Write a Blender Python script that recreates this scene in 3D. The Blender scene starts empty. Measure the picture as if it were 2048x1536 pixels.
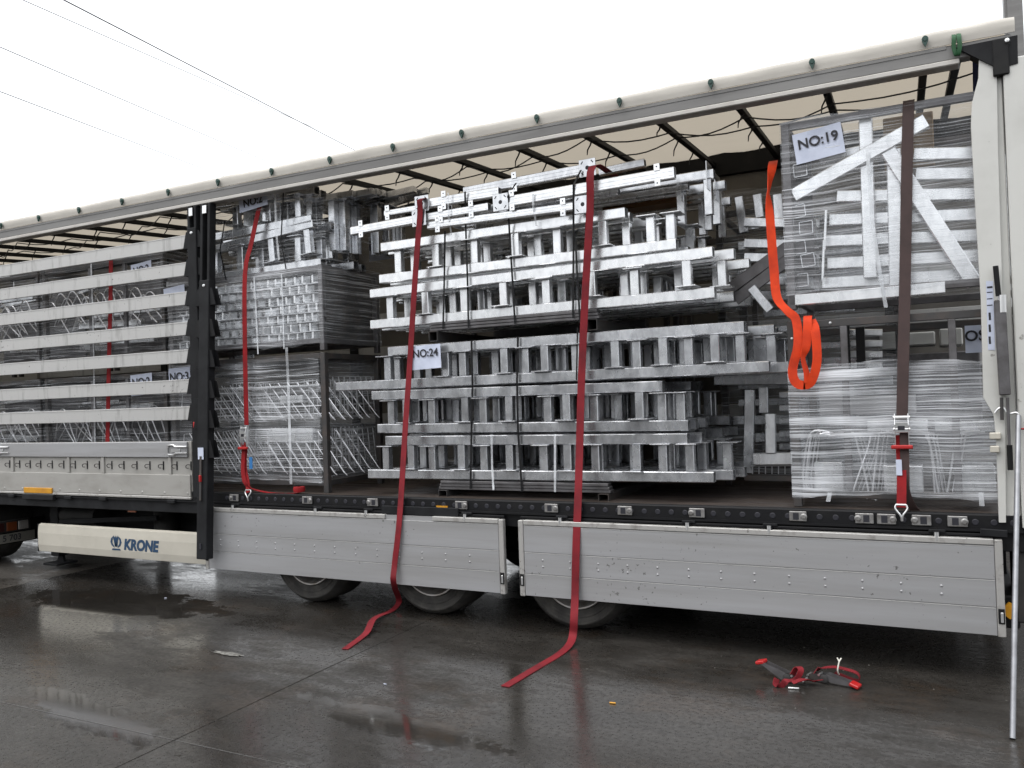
import bpy, math, random
from mathutils import Vector, Matrix, Euler
random.seed(7)
R = math.radians
scene = bpy.context.scene
# ------------------------------------------------------------------ camera, world, sun, exposure
FPX, YAW, PITCH, ROLL, CD, CH = 1666.87, .4674, .0155, -.0339, 5.8574, 1.8158
_fw = Vector((-math.sin(YAW)*math.cos(PITCH), math.cos(YAW)*math.cos(PITCH), math.sin(PITCH)))
_r0 = Vector((math.cos(YAW), math.sin(YAW), 0)); _u0 = _r0.cross(_fw)
CR = _r0*math.cos(ROLL)+_u0*math.sin(ROLL); CU = -_r0*math.sin(ROLL)+_u0*math.cos(ROLL); CF = _fw
CP = Vector((0, -CD, CH))
cam = bpy.data.cameras.new('camera'); cam.sensor_width = 36; cam.lens = FPX/2048*36
cam.clip_start = .05; cam.clip_end = 3000
camo = bpy.data.objects.new('camera', cam); scene.collection.objects.link(camo)
camo.matrix_world = Matrix.Translation(CP) @ Matrix((CR, CU, -CF)).transposed().to_4x4()
scene.camera = camo

SUN_EL, SUN_AZ = R(62), R(215)
world = bpy.data.worlds.new('World'); scene.world = world; world.use_nodes = True
wn = world.node_tree.nodes; wl = world.node_tree.links; wn.clear()
wout = wn.new('ShaderNodeOutputWorld'); bg = wn.new('ShaderNodeBackground'); bg2 = wn.new('ShaderNodeBackground')
sky = wn.new('ShaderNodeTexSky'); sky.sky_type = 'NISHITA'; sky.sun_disc = False
sky.sun_elevation = SUN_EL; sky.sun_rotation = SUN_AZ; sky.dust_density = 6; sky.air_density = 1.0
hs = wn.new('ShaderNodeHueSaturation'); hs.inputs['Saturation'].default_value = .25
wl.new(sky.outputs[0], hs.inputs['Color']); wl.new(hs.outputs[0], bg.inputs[0]); bg.inputs[1].default_value = .05
# the closed cloud deck: overcast sky, brightest overhead
tcw = wn.new('ShaderNodeTexCoord'); sep = wn.new('ShaderNodeSeparateXYZ'); wl.new(tcw.outputs['Generated'], sep.inputs[0])
ramp = wn.new('ShaderNodeMapRange'); ramp.inputs[1].default_value = 0; ramp.inputs[2].default_value = 1
ramp.inputs[3].default_value = .62; ramp.inputs[4].default_value = 1.75
wl.new(sep.outputs[2], ramp.inputs[0]); wl.new(ramp.outputs[0], bg2.inputs[1]); bg2.inputs[0].default_value = (.95, .975, 1, 1)
addw = wn.new('ShaderNodeAddShader'); wl.new(bg.outputs[0], addw.inputs[0]); wl.new(bg2.outputs[0], addw.inputs[1])
wl.new(addw.outputs[0], wout.inputs[0])
sun = bpy.data.lights.new('sun', 'SUN'); sun.energy = .6; sun.angle = R(35); sun.color = (1, .97, .93)
suno = bpy.data.objects.new('sun', sun); scene.collection.objects.link(suno)
sd = Vector((math.sin(SUN_AZ)*math.cos(SUN_EL), math.cos(SUN_AZ)*math.cos(SUN_EL), math.sin(SUN_EL)))
suno.rotation_euler = sd.to_track_quat('Z', 'Y').to_euler(); suno.location = (0, -10, 20)
scene.view_settings.view_transform = 'Standard'; scene.view_settings.look = 'None'
scene.view_settings.exposure = .45; scene.view_settings.gamma = 1
scene.render.engine = 'CYCLES'
scene.cycles.use_denoising = True
scene.cycles.max_bounces = 6; scene.cycles.transparent_max_bounces = 24
scene.cycles.caustics_reflective = False; scene.cycles.caustics_refractive = False
scene.cycles.sample_clamp_indirect = 6

# ------------------------------------------------------------------ helpers
COL = scene.collection
def ray(x, y): return CF+CR*((x-1024)/FPX)+CU*((768-y)/FPX)
def U(x, y, Y=0.):            # photo point on the vertical plane at depth Y
    D = ray(x, y); return CP+D*((Y+CD)/D.y)
def UZ(x, y, Z=0.):           # photo point on the level at height Z
    D = ray(x, y); return CP+D*((Z-CH)/D.z)
def UX(x, y, X=0.):
    D = ray(x, y); return CP+D*((X-CP.x)/D.x)
V = Vector
class MB:
    def __init__(s): s.v = []; s.f = []
    def add(s, vs, fs):
        n = len(s.v); s.v += [tuple(a) for a in vs]; s.f += [tuple(i+n for i in q) for q in fs]; return s
    def ob(s, c, a, b, d, ch=0.):         # oriented box: centre and three half vectors, optional chamfer
        c, a, b, d = V(c), V(a), V(b), V(d)
        if a.cross(b).dot(d) < 0: d = -d
        if ch <= 0:
            vs = [c+a*i+b*j+d*k for k in (-1, 1) for j in (-1, 1) for i in (-1, 1)]
            return s.add(vs, [(0,2,3,1),(4,5,7,6),(0,1,5,4),(2,6,7,3),(0,4,6,2),(1,3,7,5)])
        la, lb, ld = a.length, b.length, d.length
        ch = min(ch, la*.45, lb*.45, ld*.45)
        ra, rb, rd = a*(1-ch/la), b*(1-ch/lb), d*(1-ch/ld)
        vs = []; idx = {}
        for k in (-1, 1):
            for j in (-1, 1):
                for i in (-1, 1):
                    for ax in range(3):
                        idx[(i, j, k, ax)] = len(vs)
                        vs.append(c+(a if ax == 0 else ra)*i+(b if ax == 1 else rb)*j+(d if ax == 2 else rd)*k)
        fs = []
        g = lambda i, j, k, x: idx[(i, j, k, x)]
        for t in (-1, 1):
            q = [g(t,-1,-1,0), g(t,1,-1,0), g(t,1,1,0), g(t,-1,1,0)]; fs.append(q if t > 0 else q[::-1])
            q = [g(-1,t,-1,1), g(-1,t,1,1), g(1,t,1,1), g(1,t,-1,1)]; fs.append(q if t > 0 else q[::-1])
            q = [g(-1,-1,t,2), g(1,-1,t,2), g(1,1,t,2), g(-1,1,t,2)]; fs.append(q if t > 0 else q[::-1])
        for i in (-1, 1):
            for j in (-1, 1):
                q = [g(i,j,-1,0), g(i,j,-1,1), g(i,j,1,1), g(i,j,1,0)]; fs.append(q if i*j > 0 else q[::-1])
                q = [g(i,-1,j,0), g(i,1,j,0), g(i,1,j,2), g(i,-1,j,2)]; fs.append(q if i*j > 0 else q[::-1])
                q = [g(-1,i,j,1), g(-1,i,j,2), g(1,i,j,2), g(1,i,j,1)]; fs.append(q if i*j > 0 else q[::-1])
                for k in (-1, 1):
                    q = [g(i,j,k,0), g(i,j,k,1), g(i,j,k,2)]; fs.append(q if i*j*k > 0 else q[::-1])
        return s.add(vs, fs)
    def box(s, x0, x1, y0, y1, z0, z1, ch=0.):
        return s.ob(((x0+x1)/2, (y0+y1)/2, (z0+z1)/2), ((x1-x0)/2, 0, 0), (0, (y1-y0)/2, 0), (0, 0, (z1-z0)/2), ch)
    def bar(s, p0, p1, w, h, side=(0, 1, 0), ch=0.):   # box bar from p0 to p1; w across 'side', h the other way
        p0, p1 = V(p0), V(p1); a = (p1-p0)/2; n = a.normalized()
        b = V(side)-n*V(side).dot(n); b.normalize(); d = n.cross(b)
        return s.ob((p0+p1)/2, a, b*w/2, d*h/2, ch)
    def tube(s, pts, r, n=6, cap=True):
        pts = [V(p) for p in pts]; m = len(pts); rings = []
        up = V((.13, .29, .95)); base = len(s.v); vs = []
        for i, p in enumerate(pts):
            t = (pts[min(i+1, m-1)]-pts[max(i-1, 0)]).normalized()
            if abs(t.dot(up)) > .97: up = V((1, .1, 0))
            b = t.cross(up).normalized(); d = b.cross(t).normalized(); up = d
            rr = r[i] if isinstance(r, (list, tuple)) else r
            vs += [p+(b*math.cos(2*math.pi*k/n)+d*math.sin(2*math.pi*k/n))*rr for k in range(n)]
        fs = []
        for i in range(m-1):
            for k in range(n):
                fs.append((i*n+k, i*n+(k+1) % n, (i+1)*n+(k+1) % n, (i+1)*n+k))
        if cap: fs += [tuple(range(n))[::-1], tuple(range((m-1)*n, m*n))]
        return s.add(vs, fs)
    def ribbon(s, pts, wv, t=.004):      # webbing: centre line, half-width vectors
        vs = []; m = len(pts)
        for i in range(m):
            p = V(pts[i]); w = V(wv[i] if isinstance(wv, list) else wv)
            tn = (V(pts[min(i+1, m-1)])-V(pts[max(i-1, 0)])).normalized()
            nn = w.cross(tn); nn = nn.normalized()*t/2 if nn.length > 1e-9 else V((0, t/2, 0))
            vs += [p-w-nn, p+w-nn, p+w+nn, p-w+nn]
        fs = []
        for i in range(m-1):
            for k in range(4): fs.append((i*4+k, (i+1)*4+k, (i+1)*4+(k+1) % 4, i*4+(k+1) % 4))
        fs += [(0, 1, 2, 3), (m*4-1, m*4-2, m*4-3, m*4-4)]
        return s.add(vs, fs)
    def prism(s, poly, ext):             # poly: list of 3d points, ext: extrusion vector
        n = len(poly); e = V(ext); vs = [V(p) for p in poly]+[V(p)+e for p in poly]
        fs = [tuple(range(n))[::-1], tuple(range(n, 2*n))]+[(i, (i+1) % n, (i+1) % n+n, i+n) for i in range(n)]
        return s.add(vs, fs)
    def lathe(s, prof, c, ax='Y', n=40):  # profile of (radius, along)
        c = V(c); vs = []
        for (r, h) in prof:
            for k in range(n):
                a = 2*math.pi*k/n; x, z = r*math.cos(a), r*math.sin(a)
                vs.append(c+(V((x, h, z)) if ax == 'Y' else V((x, z, h)) if ax == 'Z' else V((h, x, z))))
        fs = []
        for i in range(len(prof)-1):
            for k in range(n): fs.append((i*n+k, i*n+(k+1) % n, (i+1)*n+(k+1) % n, (i+1)*n+k))
        return s.add(vs, fs)
    def build(s, name, mat, parent=None, smooth=0, local=False):
        off = V((0, 0, 0))
        if parent is not None and not local:
            p = parent
            while p is not None: off += p.location; p = p.parent
        me = bpy.data.meshes.new(name)
        me.from_pydata([(a[0]-off.x, a[1]-off.y, a[2]-off.z) for a in s.v], [], s.f); me.update()
        me.materials.append(mat)
        if smooth:
            me.polygons.foreach_set('use_smooth', [True]*len(me.polygons))
            me.set_sharp_from_angle(angle=R(smooth))
        o = bpy.data.objects.new(name, me); COL.objects.link(o); o.parent = parent
        return o
def tag(o, label, cat, group=None, kind=None):
    if label: o['label'] = label
    if cat: o['category'] = cat
    if group: o['group'] = group
    if kind: o['kind'] = kind
    return o
def thing(name, label, cat, loc=(0, 0, 0), group=None):
    o = bpy.data.objects.new(name, None); COL.objects.link(o); o.location = loc; o.empty_display_size = .1
    return tag(o, label, cat, group)
def reuse(name, me, loc, parent, rot=None, scale=None):
    o = bpy.data.objects.new(name, me); COL.objects.link(o); o.parent = parent; o.location = loc
    if rot: o.rotation_euler = rot
    if scale: o.scale = scale
    return o
def ordinal(i): return ['first', 'second', 'third', 'fourth', 'fifth', 'sixth', 'seventh', 'eighth', 'ninth', 'tenth', 'eleventh', 'twelfth', 'thirteenth', 'fourteenth', 'fifteenth', 'sixteenth'][i]
def catmull(pts, k=6):
    pts = [V(p) for p in pts]; out = []
    P = [pts[0]*2-pts[1]]+pts+[pts[-1]*2-pts[-2]]
    for i in range(1, len(P)-2):
        for j in range(k):
            t = j/k; a, b, c, d = P[i-1], P[i], P[i+1], P[i+2]
            out.append(.5*((2*b)+(c-a)*t+(2*a-5*b+4*c-d)*t*t+(3*b-a-3*c+d)*t*t*t))
    out.append(pts[-1]); return out

# ------------------------------------------------------------------ materials
MATS = {}
def mat(name, base, rough=.5, metal=0., coat=0., noise=None, bump=None, rvar=None, stretch=(1, 1, 1), spec=.5, specks=None):
    """noise: (scale, other colour, detail, contrast lo, hi); bump: (scale, strength); rvar: (scale, lo, hi)"""
    m = bpy.data.materials.new(name); m.use_nodes = True; nt = m.node_tree; N, L = nt.nodes, nt.links
    b = N['Principled BSDF']; b.inputs['Base Color'].default_value = (*base, 1); b.inputs['Roughness'].default_value = rough
    b.inputs['Metallic'].default_value = metal; b.inputs['Coat Weight'].default_value = coat
    b.inputs['Specular IOR Level'].default_value = spec
    tc = N.new('ShaderNodeTexCoord'); mp = N.new('ShaderNodeMapping'); mp.inputs['Scale'].default_value = stretch
    geo = N.new('ShaderNodeNewGeometry'); L.new(geo.outputs['Position'], mp.inputs[0])
    if noise:
        nz = N.new('ShaderNodeTexNoise'); nz.inputs['Scale'].default_value = noise[0]; nz.inputs['Detail'].default_value = noise[2]
        nz.inputs['Roughness'].default_value = .62
        L.new(mp.outputs[0], nz.inputs['Vector'])
        mr = N.new('ShaderNodeMapRange'); mr.inputs[1].default_value = noise[3]; mr.inputs[2].default_value = noise[4]
        L.new(nz.outputs[0], mr.inputs[0])
        mx = N.new('ShaderNodeMix'); mx.data_type = 'RGBA'; mx.inputs[6].default_value = (*base, 1); mx.inputs[7].default_value = (*noise[1], 1)
        L.new(mr.outputs[0], mx.inputs[0]); L.new(mx.outputs[2], b.inputs['Base Color'])
        if specks:     # scattered scuffs and dirt dots: (scale, threshold, colour)
            n4 = N.new('ShaderNodeTexNoise'); n4.inputs['Scale'].default_value = specks[0]; n4.inputs['Detail'].default_value = 3; L.new(geo.outputs['Position'], n4.inputs['Vector'])
            n5 = N.new('ShaderNodeTexNoise'); n5.inputs['Scale'].default_value = 1.3; n5.inputs['Detail'].default_value = 3; L.new(geo.outputs['Position'], n5.inputs['Vector'])
            ad = N.new('ShaderNodeMath'); ad.operation = 'MULTIPLY_ADD'; ad.inputs[1].default_value = .35; L.new(n5.outputs[0], ad.inputs[0]); L.new(n4.outputs[0], ad.inputs[2])
            m5 = N.new('ShaderNodeMapRange'); m5.inputs[1].default_value = specks[1]; m5.inputs[2].default_value = specks[1]+.06; m5.inputs[4].default_value = .8; L.new(ad.outputs[0], m5.inputs[0])
            m6 = N.new('ShaderNodeMix'); m6.data_type = 'RGBA'; m6.inputs[7].default_value = (*specks[2], 1); L.new(m5.outputs[0], m6.inputs[0]); L.new(mx.outputs[2], m6.inputs[6]); L.new(m6.outputs[2], b.inputs['Base Color'])
    if rvar:
        n2 = N.new('ShaderNodeTexNoise'); n2.inputs['Scale'].default_value = rvar[0]; n2.inputs['Detail'].default_value = 4
        L.new(mp.outputs[0], n2.inputs['Vector'])
        mr = N.new('ShaderNodeMapRange'); mr.inputs[1].default_value = .3; mr.inputs[2].default_value = .7
        mr.inputs[3].default_value = rvar[1]; mr.inputs[4].default_value = rvar[2]
        L.new(n2.outputs[0], mr.inputs[0]); L.new(mr.outputs[0], b.inputs['Roughness'])
    if bump:
        n3 = N.new('ShaderNodeTexNoise'); n3.inputs['Scale'].default_value = bump[0]; n3.inputs['Detail'].default_value = 4
        L.new(mp.outputs[0], n3.inputs['Vector'])
        bp = N.new('ShaderNodeBump'); bp.inputs['Strength'].default_value = min(1, bump[1]*4); bp.inputs['Distance'].default_value = bump[2] if len(bump) > 2 else .0012
        L.new(n3.outputs[0], bp.inputs['Height']); L.new(bp.outputs[0], b.inputs['Normal'])
    MATS[name] = m
    return m
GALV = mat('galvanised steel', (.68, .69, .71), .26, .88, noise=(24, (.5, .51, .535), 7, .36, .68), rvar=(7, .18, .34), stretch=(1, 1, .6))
GALV2 = mat('galvanised steel lit copy', (.86, .87, .885), .28, .84, noise=(18, (.66, .67, .69), 6, .4, .72), rvar=(6, .2, .36), stretch=(1, 1, .6))  # paler copy of the galvanised steel, sky-lit brightness put into its colour
WIRE = mat('zinc wire', (.66, .66, .68), .32, .8)
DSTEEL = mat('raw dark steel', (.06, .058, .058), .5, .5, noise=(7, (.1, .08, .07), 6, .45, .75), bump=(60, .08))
TUBE = mat('grey steel tube', (.14, .135, .14), .45, .6, noise=(8, (.08, .075, .075), 5, .4, .7))
BLACK = mat('black paint', (.007, .007, .008), .55, 0, noise=(5, (.016, .0155, .015), 6, .5, .8), bump=(30, .05), spec=.2)
DGREY = mat('dark grey paint', (.016, .0165, .018), .6, 0, noise=(6, (.008, .008, .009), 6, .4, .7), spec=.15)
ALU = mat('aluminium board', (.35, .35, .36), .42, .3, noise=(2.6, (.28, .276, .272), 8, .42, .75), rvar=(9, .32, .5), stretch=(.16, 1, 3), bump=(1.1, .045, .05), specks=(38, .88, (.09, .085, .08)))
ALUD = mat('aluminium cap', (.38, .37, .355), .45, .3, noise=(12, (.15, .135, .12), 8, .52, .8), specks=(30, .86, (.06, .05, .045)))
SLAT = mat('aluminium slat', (.45, .445, .435), .42, .2, noise=(6, (.2, .195, .185), 8, .54, .8), stretch=(2.2, 1, .35), rvar=(8, .34, .5), specks=(34, .87, (.1, .095, .09)))
BOARDW = mat('board grey beige', (.33, .32, .3), .5, .1, noise=(4, (.25, .24, .22), 6, .45, .75), stretch=(.6, 1, 1.6), specks=(36, .9, (.1, .09, .08)))
CREAM = mat('cream paint', (.48, .452, .39), .42, 0, noise=(3, (.4, .376, .322), 6, .45, .8), coat=.2)
CREAMW = mat('off white panel', (.54, .537, .51), .4, 0, noise=(3, (.46, .455, .43), 5, .45, .8), specks=(24, .9, (.2, .19, .17)))
RAILG = mat('grey roof rail', (.14, .136, .132), .45, .2, noise=(2.5, (.19, .186, .18), 5, .4, .7), stretch=(.4, 1, 4))
RAILW = mat('pale rail lip', (.46, .44, .41), .45, .1, noise=(5, (.34, .31, .28), 6, .5, .8))
RUBBER = mat('tyre rubber', (.03, .028, .026), .8, 0, noise=(9, (.075, .07, .063), 7, .4, .7), bump=(60, .1))
RIM = mat('steel rim', (.42, .4, .38), .42, .6, noise=(9, (.2, .17, .14), 6, .5, .75))
RED = mat('red webbing', (.26, .008, .011), .75, 0, noise=(7, (.14, .006, .009), 6, .42, .75), bump=(240, .25, .002), spec=.3)
MAROON = mat('wine red webbing', (.185, .01, .016), .75, 0, noise=(6, (.09, .006, .01), 7, .42, .75), bump=(240, .25, .002), spec=.3)
BROWN = mat('brown webbing', (.055, .032, .03), .75, 0, noise=(8, (.036, .022, .02), 5, .4, .7), bump=(200, .3))
ORANGE = mat('orange webbing', (.66, .048, .006), .7, 0, noise=(9, (.42, .026, .005), 6, .4, .75), bump=(240, .25, .002), spec=.3)
REDP = mat('red plastic', (.36, .01, .01), .45)
PAPER = mat('white paper', (.56, .6, .72), .6, 0, noise=(9, (.48, .52, .64), 4, .4, .7), bump=(9, .3))
INK = mat('black ink', (.012, .012, .018), .6)
NAVY = mat('navy ink', (.012, .045, .1), .5)
FLOOR = mat('plywood deck', (.028, .02, .016), .55, 0, noise=(5, (.055, .04, .031), 6, .4, .75), stretch=(.3, 2, 1), bump=(16, .1), rvar=(5, .35, .7))
WOOD = mat('timber', (.24, .12, .045), .6, 0, noise=(6, (.15, .07, .025), 6, .4, .7), stretch=(1, 1, 9))
YELLOW = mat('yellow reflector', (.55, .26, .014), .35, 0, noise=(9, (.44, .19, .012), 4, .4, .7))
AMBER = mat('amber lamp', (.12, .028, .005), .4)
BLUE = mat('dark blue tarpaulin', (.012, .017, .06), .6)
BLUET = mat('blue tag', (.03, .16, .4), .5)
GREEN = mat('green plastic', (.006, .04, .03), .4)
GREENC = mat('green cord', (.008, .07, .02), .6)
CHROME = mat('zinc plated', (.7, .7, .7), .28, .9)
MUD = mat('dusty black', (.012, .0115, .011), .7, noise=(6, (.024, .022, .02), 5, .4, .7))
REDLAMP = mat('red lamp', (.02, .002, .002), .4)
CABLE = mat('black cable', (.01, .01, .011), .6)
GREYWIRE = mat('power wire', (.09, .09, .1), .6)

DIRT = mat('pale splash', (.2, .195, .18), .8, noise=(30, (.08, .076, .068), 4, .4, .6))
CARDB = mat('cardboard', (.32, .23, .14), .8)

def tarp_mat(name, col, tr, sc=1.6, lo=.85):
    m = bpy.data.materials.new(name); m.use_nodes = True; N, L = m.node_tree.nodes, m.node_tree.links
    out = N['Material Output']; N.remove(N['Principled BSDF'])
    geo = N.new('ShaderNodeNewGeometry'); nz = N.new('ShaderNodeTexNoise'); nz.inputs['Scale'].default_value = sc; nz.inputs['Detail'].default_value = 6
    mp = N.new('ShaderNodeMapping'); mp.inputs['Scale'].default_value = (.5, 2.2, 1); L.new(geo.outputs['Position'], mp.inputs[0]); L.new(mp.outputs[0], nz.inputs['Vector'])
    mx = N.new('ShaderNodeMix'); mx.data_type = 'RGBA'; mx.inputs[6].default_value = (*[c*lo for c in col], 1); mx.inputs[7].default_value = (*col, 1)
    L.new(nz.outputs[0], mx.inputs[0])
    d = N.new('ShaderNodeBsdfDiffuse'); t = N.new('ShaderNodeBsdfTranslucent'); L.new(mx.outputs[2], d.inputs[0]); t.inputs[0].default_value = (.6, .53, .43, 1)
    bp = N.new('ShaderNodeBump'); bp.inputs['Strength'].default_value = .35; bp.inputs['Distance'].default_value = .02; L.new(nz.outputs[0], bp.inputs['Height'])
    L.new(bp.outputs[0], d.inputs['Normal'])
    s = N.new('ShaderNodeMixShader'); s.inputs[0].default_value = tr; L.new(d.outputs[0], s.inputs[1]); L.new(t.outputs[0], s.inputs[2])
    L.new(s.outputs[0], out.inputs[0]); return m
TARP = tarp_mat('cream tarpaulin', (.55, .51, .445), .3)
TARPW = tarp_mat('white tarpaulin edge', (.62, .59, .54), .05, 5., .62)
PLATE = mat('grey plate', (.12, .115, .1), .6)  # licence plate in an even dark grey
POLE = mat('weathered zinc pole', (.27, .275, .29), .45, .8, noise=(9, (.19, .19, .2), 5, .4, .7))
ZINC = mat('dull zinc fitting', (.27, .265, .26), .45, .6, noise=(20, (.16, .15, .145), 4, .4, .7))
CURT = mat('dark far curtain', (.15, .138, .12), .6, noise=(2, (.1, .092, .08), 5, .4, .7))  # colour darkened to cut bounced light and deepen the shade behind the load

def film_mat(name, lo, hi, scale=46, tint=(.86, .88, .92), ang=.0, thr=(.42, .66)):
    m = bpy.data.materials.new(name); m.use_nodes = True; N, L = m.node_tree.nodes, m.node_tree.links
    out = N['Material Output']; b = N['Principled BSDF']
    b.inputs['Base Color'].default_value = (*tint, 1); b.inputs['Roughness'].default_value = .22
    geo = N.new('ShaderNodeNewGeometry'); mp = N.new('ShaderNodeMapping')
    mp.inputs['Rotation'].default_value = (0, ang, 0); mp.inputs['Scale'].default_value = (.8, .8, scale)
    # gentle waviness so that the stretch lines drift
    nd = N.new('ShaderNodeTexNoise'); nd.inputs['Scale'].default_value = 1.7; nd.inputs['Detail'].default_value = 2
    L.new(geo.outputs['Position'], nd.inputs['Vector'])
    va = N.new('ShaderNodeVectorMath'); va.operation = 'MULTIPLY_ADD'; va.inputs[1].default_value = (0, 0, .05)
    L.new(nd.outputs['Color'], va.inputs[0]); L.new(geo.outputs['Position'], va.inputs[2]); L.new(va.outputs[0], mp.inputs[0])
    nz = N.new('ShaderNodeTexNoise'); nz.inputs['Scale'].default_value = 1.; nz.inputs['Detail'].default_value = 3; nz.inputs['Roughness'].default_value = .6
    L.new(mp.outputs[0], nz.inputs['Vector'])
    mr = N.new('ShaderNodeMapRange'); mr.inputs[1].default_value = thr[0]; mr.inputs[2].default_value = thr[1]; mr.inputs[3].default_value = lo; mr.inputs[4].default_value = hi
    L.new(nz.outputs[0], mr.inputs[0])
    mpb = N.new('ShaderNodeMapping'); mpb.inputs['Rotation'].default_value = (0, .22+ang, 0); mpb.inputs['Scale'].default_value = (.9, .9, scale*.7); L.new(va.outputs[0], mpb.inputs[0])
    nzb = N.new('ShaderNodeTexNoise'); nzb.inputs['Scale'].default_value = 1.; nzb.inputs['Detail'].default_value = 3; L.new(mpb.outputs[0], nzb.inputs['Vector'])
    mrb = N.new('ShaderNodeMapRange'); mrb.inputs[1].default_value = thr[0]+.06; mrb.inputs[2].default_value = thr[1]+.02; mrb.inputs[3].default_value = 0; mrb.inputs[4].default_value = hi*.8; L.new(nzb.outputs[0], mrb.inputs[0])
    nc = N.new('ShaderNodeTexNoise'); nc.inputs['Scale'].default_value = 1.1; nc.inputs['Detail'].default_value = 2; nc.noise_dimensions = '4D'; nc.inputs['W'].default_value = 3.3; L.new(geo.outputs['Position'], nc.inputs['Vector'])
    mc = N.new('ShaderNodeMapRange'); mc.inputs[1].default_value = .45; mc.inputs[2].default_value = .6; L.new(nc.outputs[0], mc.inputs[0])
    mm = N.new('ShaderNodeMath'); mm.operation = 'MULTIPLY'; L.new(mrb.outputs[0], mm.inputs[0]); L.new(mc.outputs[0], mm.inputs[1])
    mxx = N.new('ShaderNodeMath'); mxx.operation = 'MAXIMUM'; L.new(mr.outputs[0], mxx.inputs[0]); L.new(mm.outputs[0], mxx.inputs[1])
    # patches where more layers overlap, with broad soft glints put into the opacity
    n2 = N.new('ShaderNodeTexNoise'); n2.inputs['Scale'].default_value = 2.2; n2.inputs['Detail'].default_value = 3; L.new(geo.outputs['Position'], n2.inputs['Vector'])
    m2 = N.new('ShaderNodeMapRange'); m2.inputs[1].default_value = .35; m2.inputs[2].default_value = .7; m2.inputs[3].default_value = .4; m2.inputs[4].default_value = 1.4
    L.new(n2.outputs[0], m2.inputs[0])
    mu = N.new('ShaderNodeMath'); mu.operation = 'MULTIPLY'; mu.use_clamp = True; L.new(mxx.outputs[0], mu.inputs[0]); L.new(m2.outputs[0], mu.inputs[1])
    bp = N.new('ShaderNodeBump'); bp.inputs['Strength'].default_value = .5; bp.inputs['Distance'].default_value = .01; L.new(nz.outputs[0], bp.inputs['Height']); L.new(bp.outputs[0], b.inputs['Normal'])
    t = N.new('ShaderNodeBsdfTransparent'); t.inputs[0].default_value = (.97, .975, .98, 1)
    s = N.new('ShaderNodeMixShader'); L.new(mu.outputs[0], s.inputs[0]); L.new(t.outputs[0], s.inputs[1]); L.new(b.outputs[0], s.inputs[2])
    L.new(s.outputs[0], out.inputs[0]); return m
FILM = film_mat('stretch film', .08, .6, 85, thr=(.48, .68))
FILM_D = film_mat('stretch film dense', .1, .74, 82, thr=(.45, .63))
FILM_T = film_mat('stretch film thin', .015, .4, 85, ang=.1, thr=(.5, .68))
TAPE = film_mat('clear tape', .22, .55, 12, tint=(.85, .87, .9), thr=(.3, .75))
WTIE = mat('white tie plastic', (.6, .58, .52), .6)
FILM_L = film_mat('stretch film worn', .02, .5, 85, thr=(.52, .68))

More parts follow.
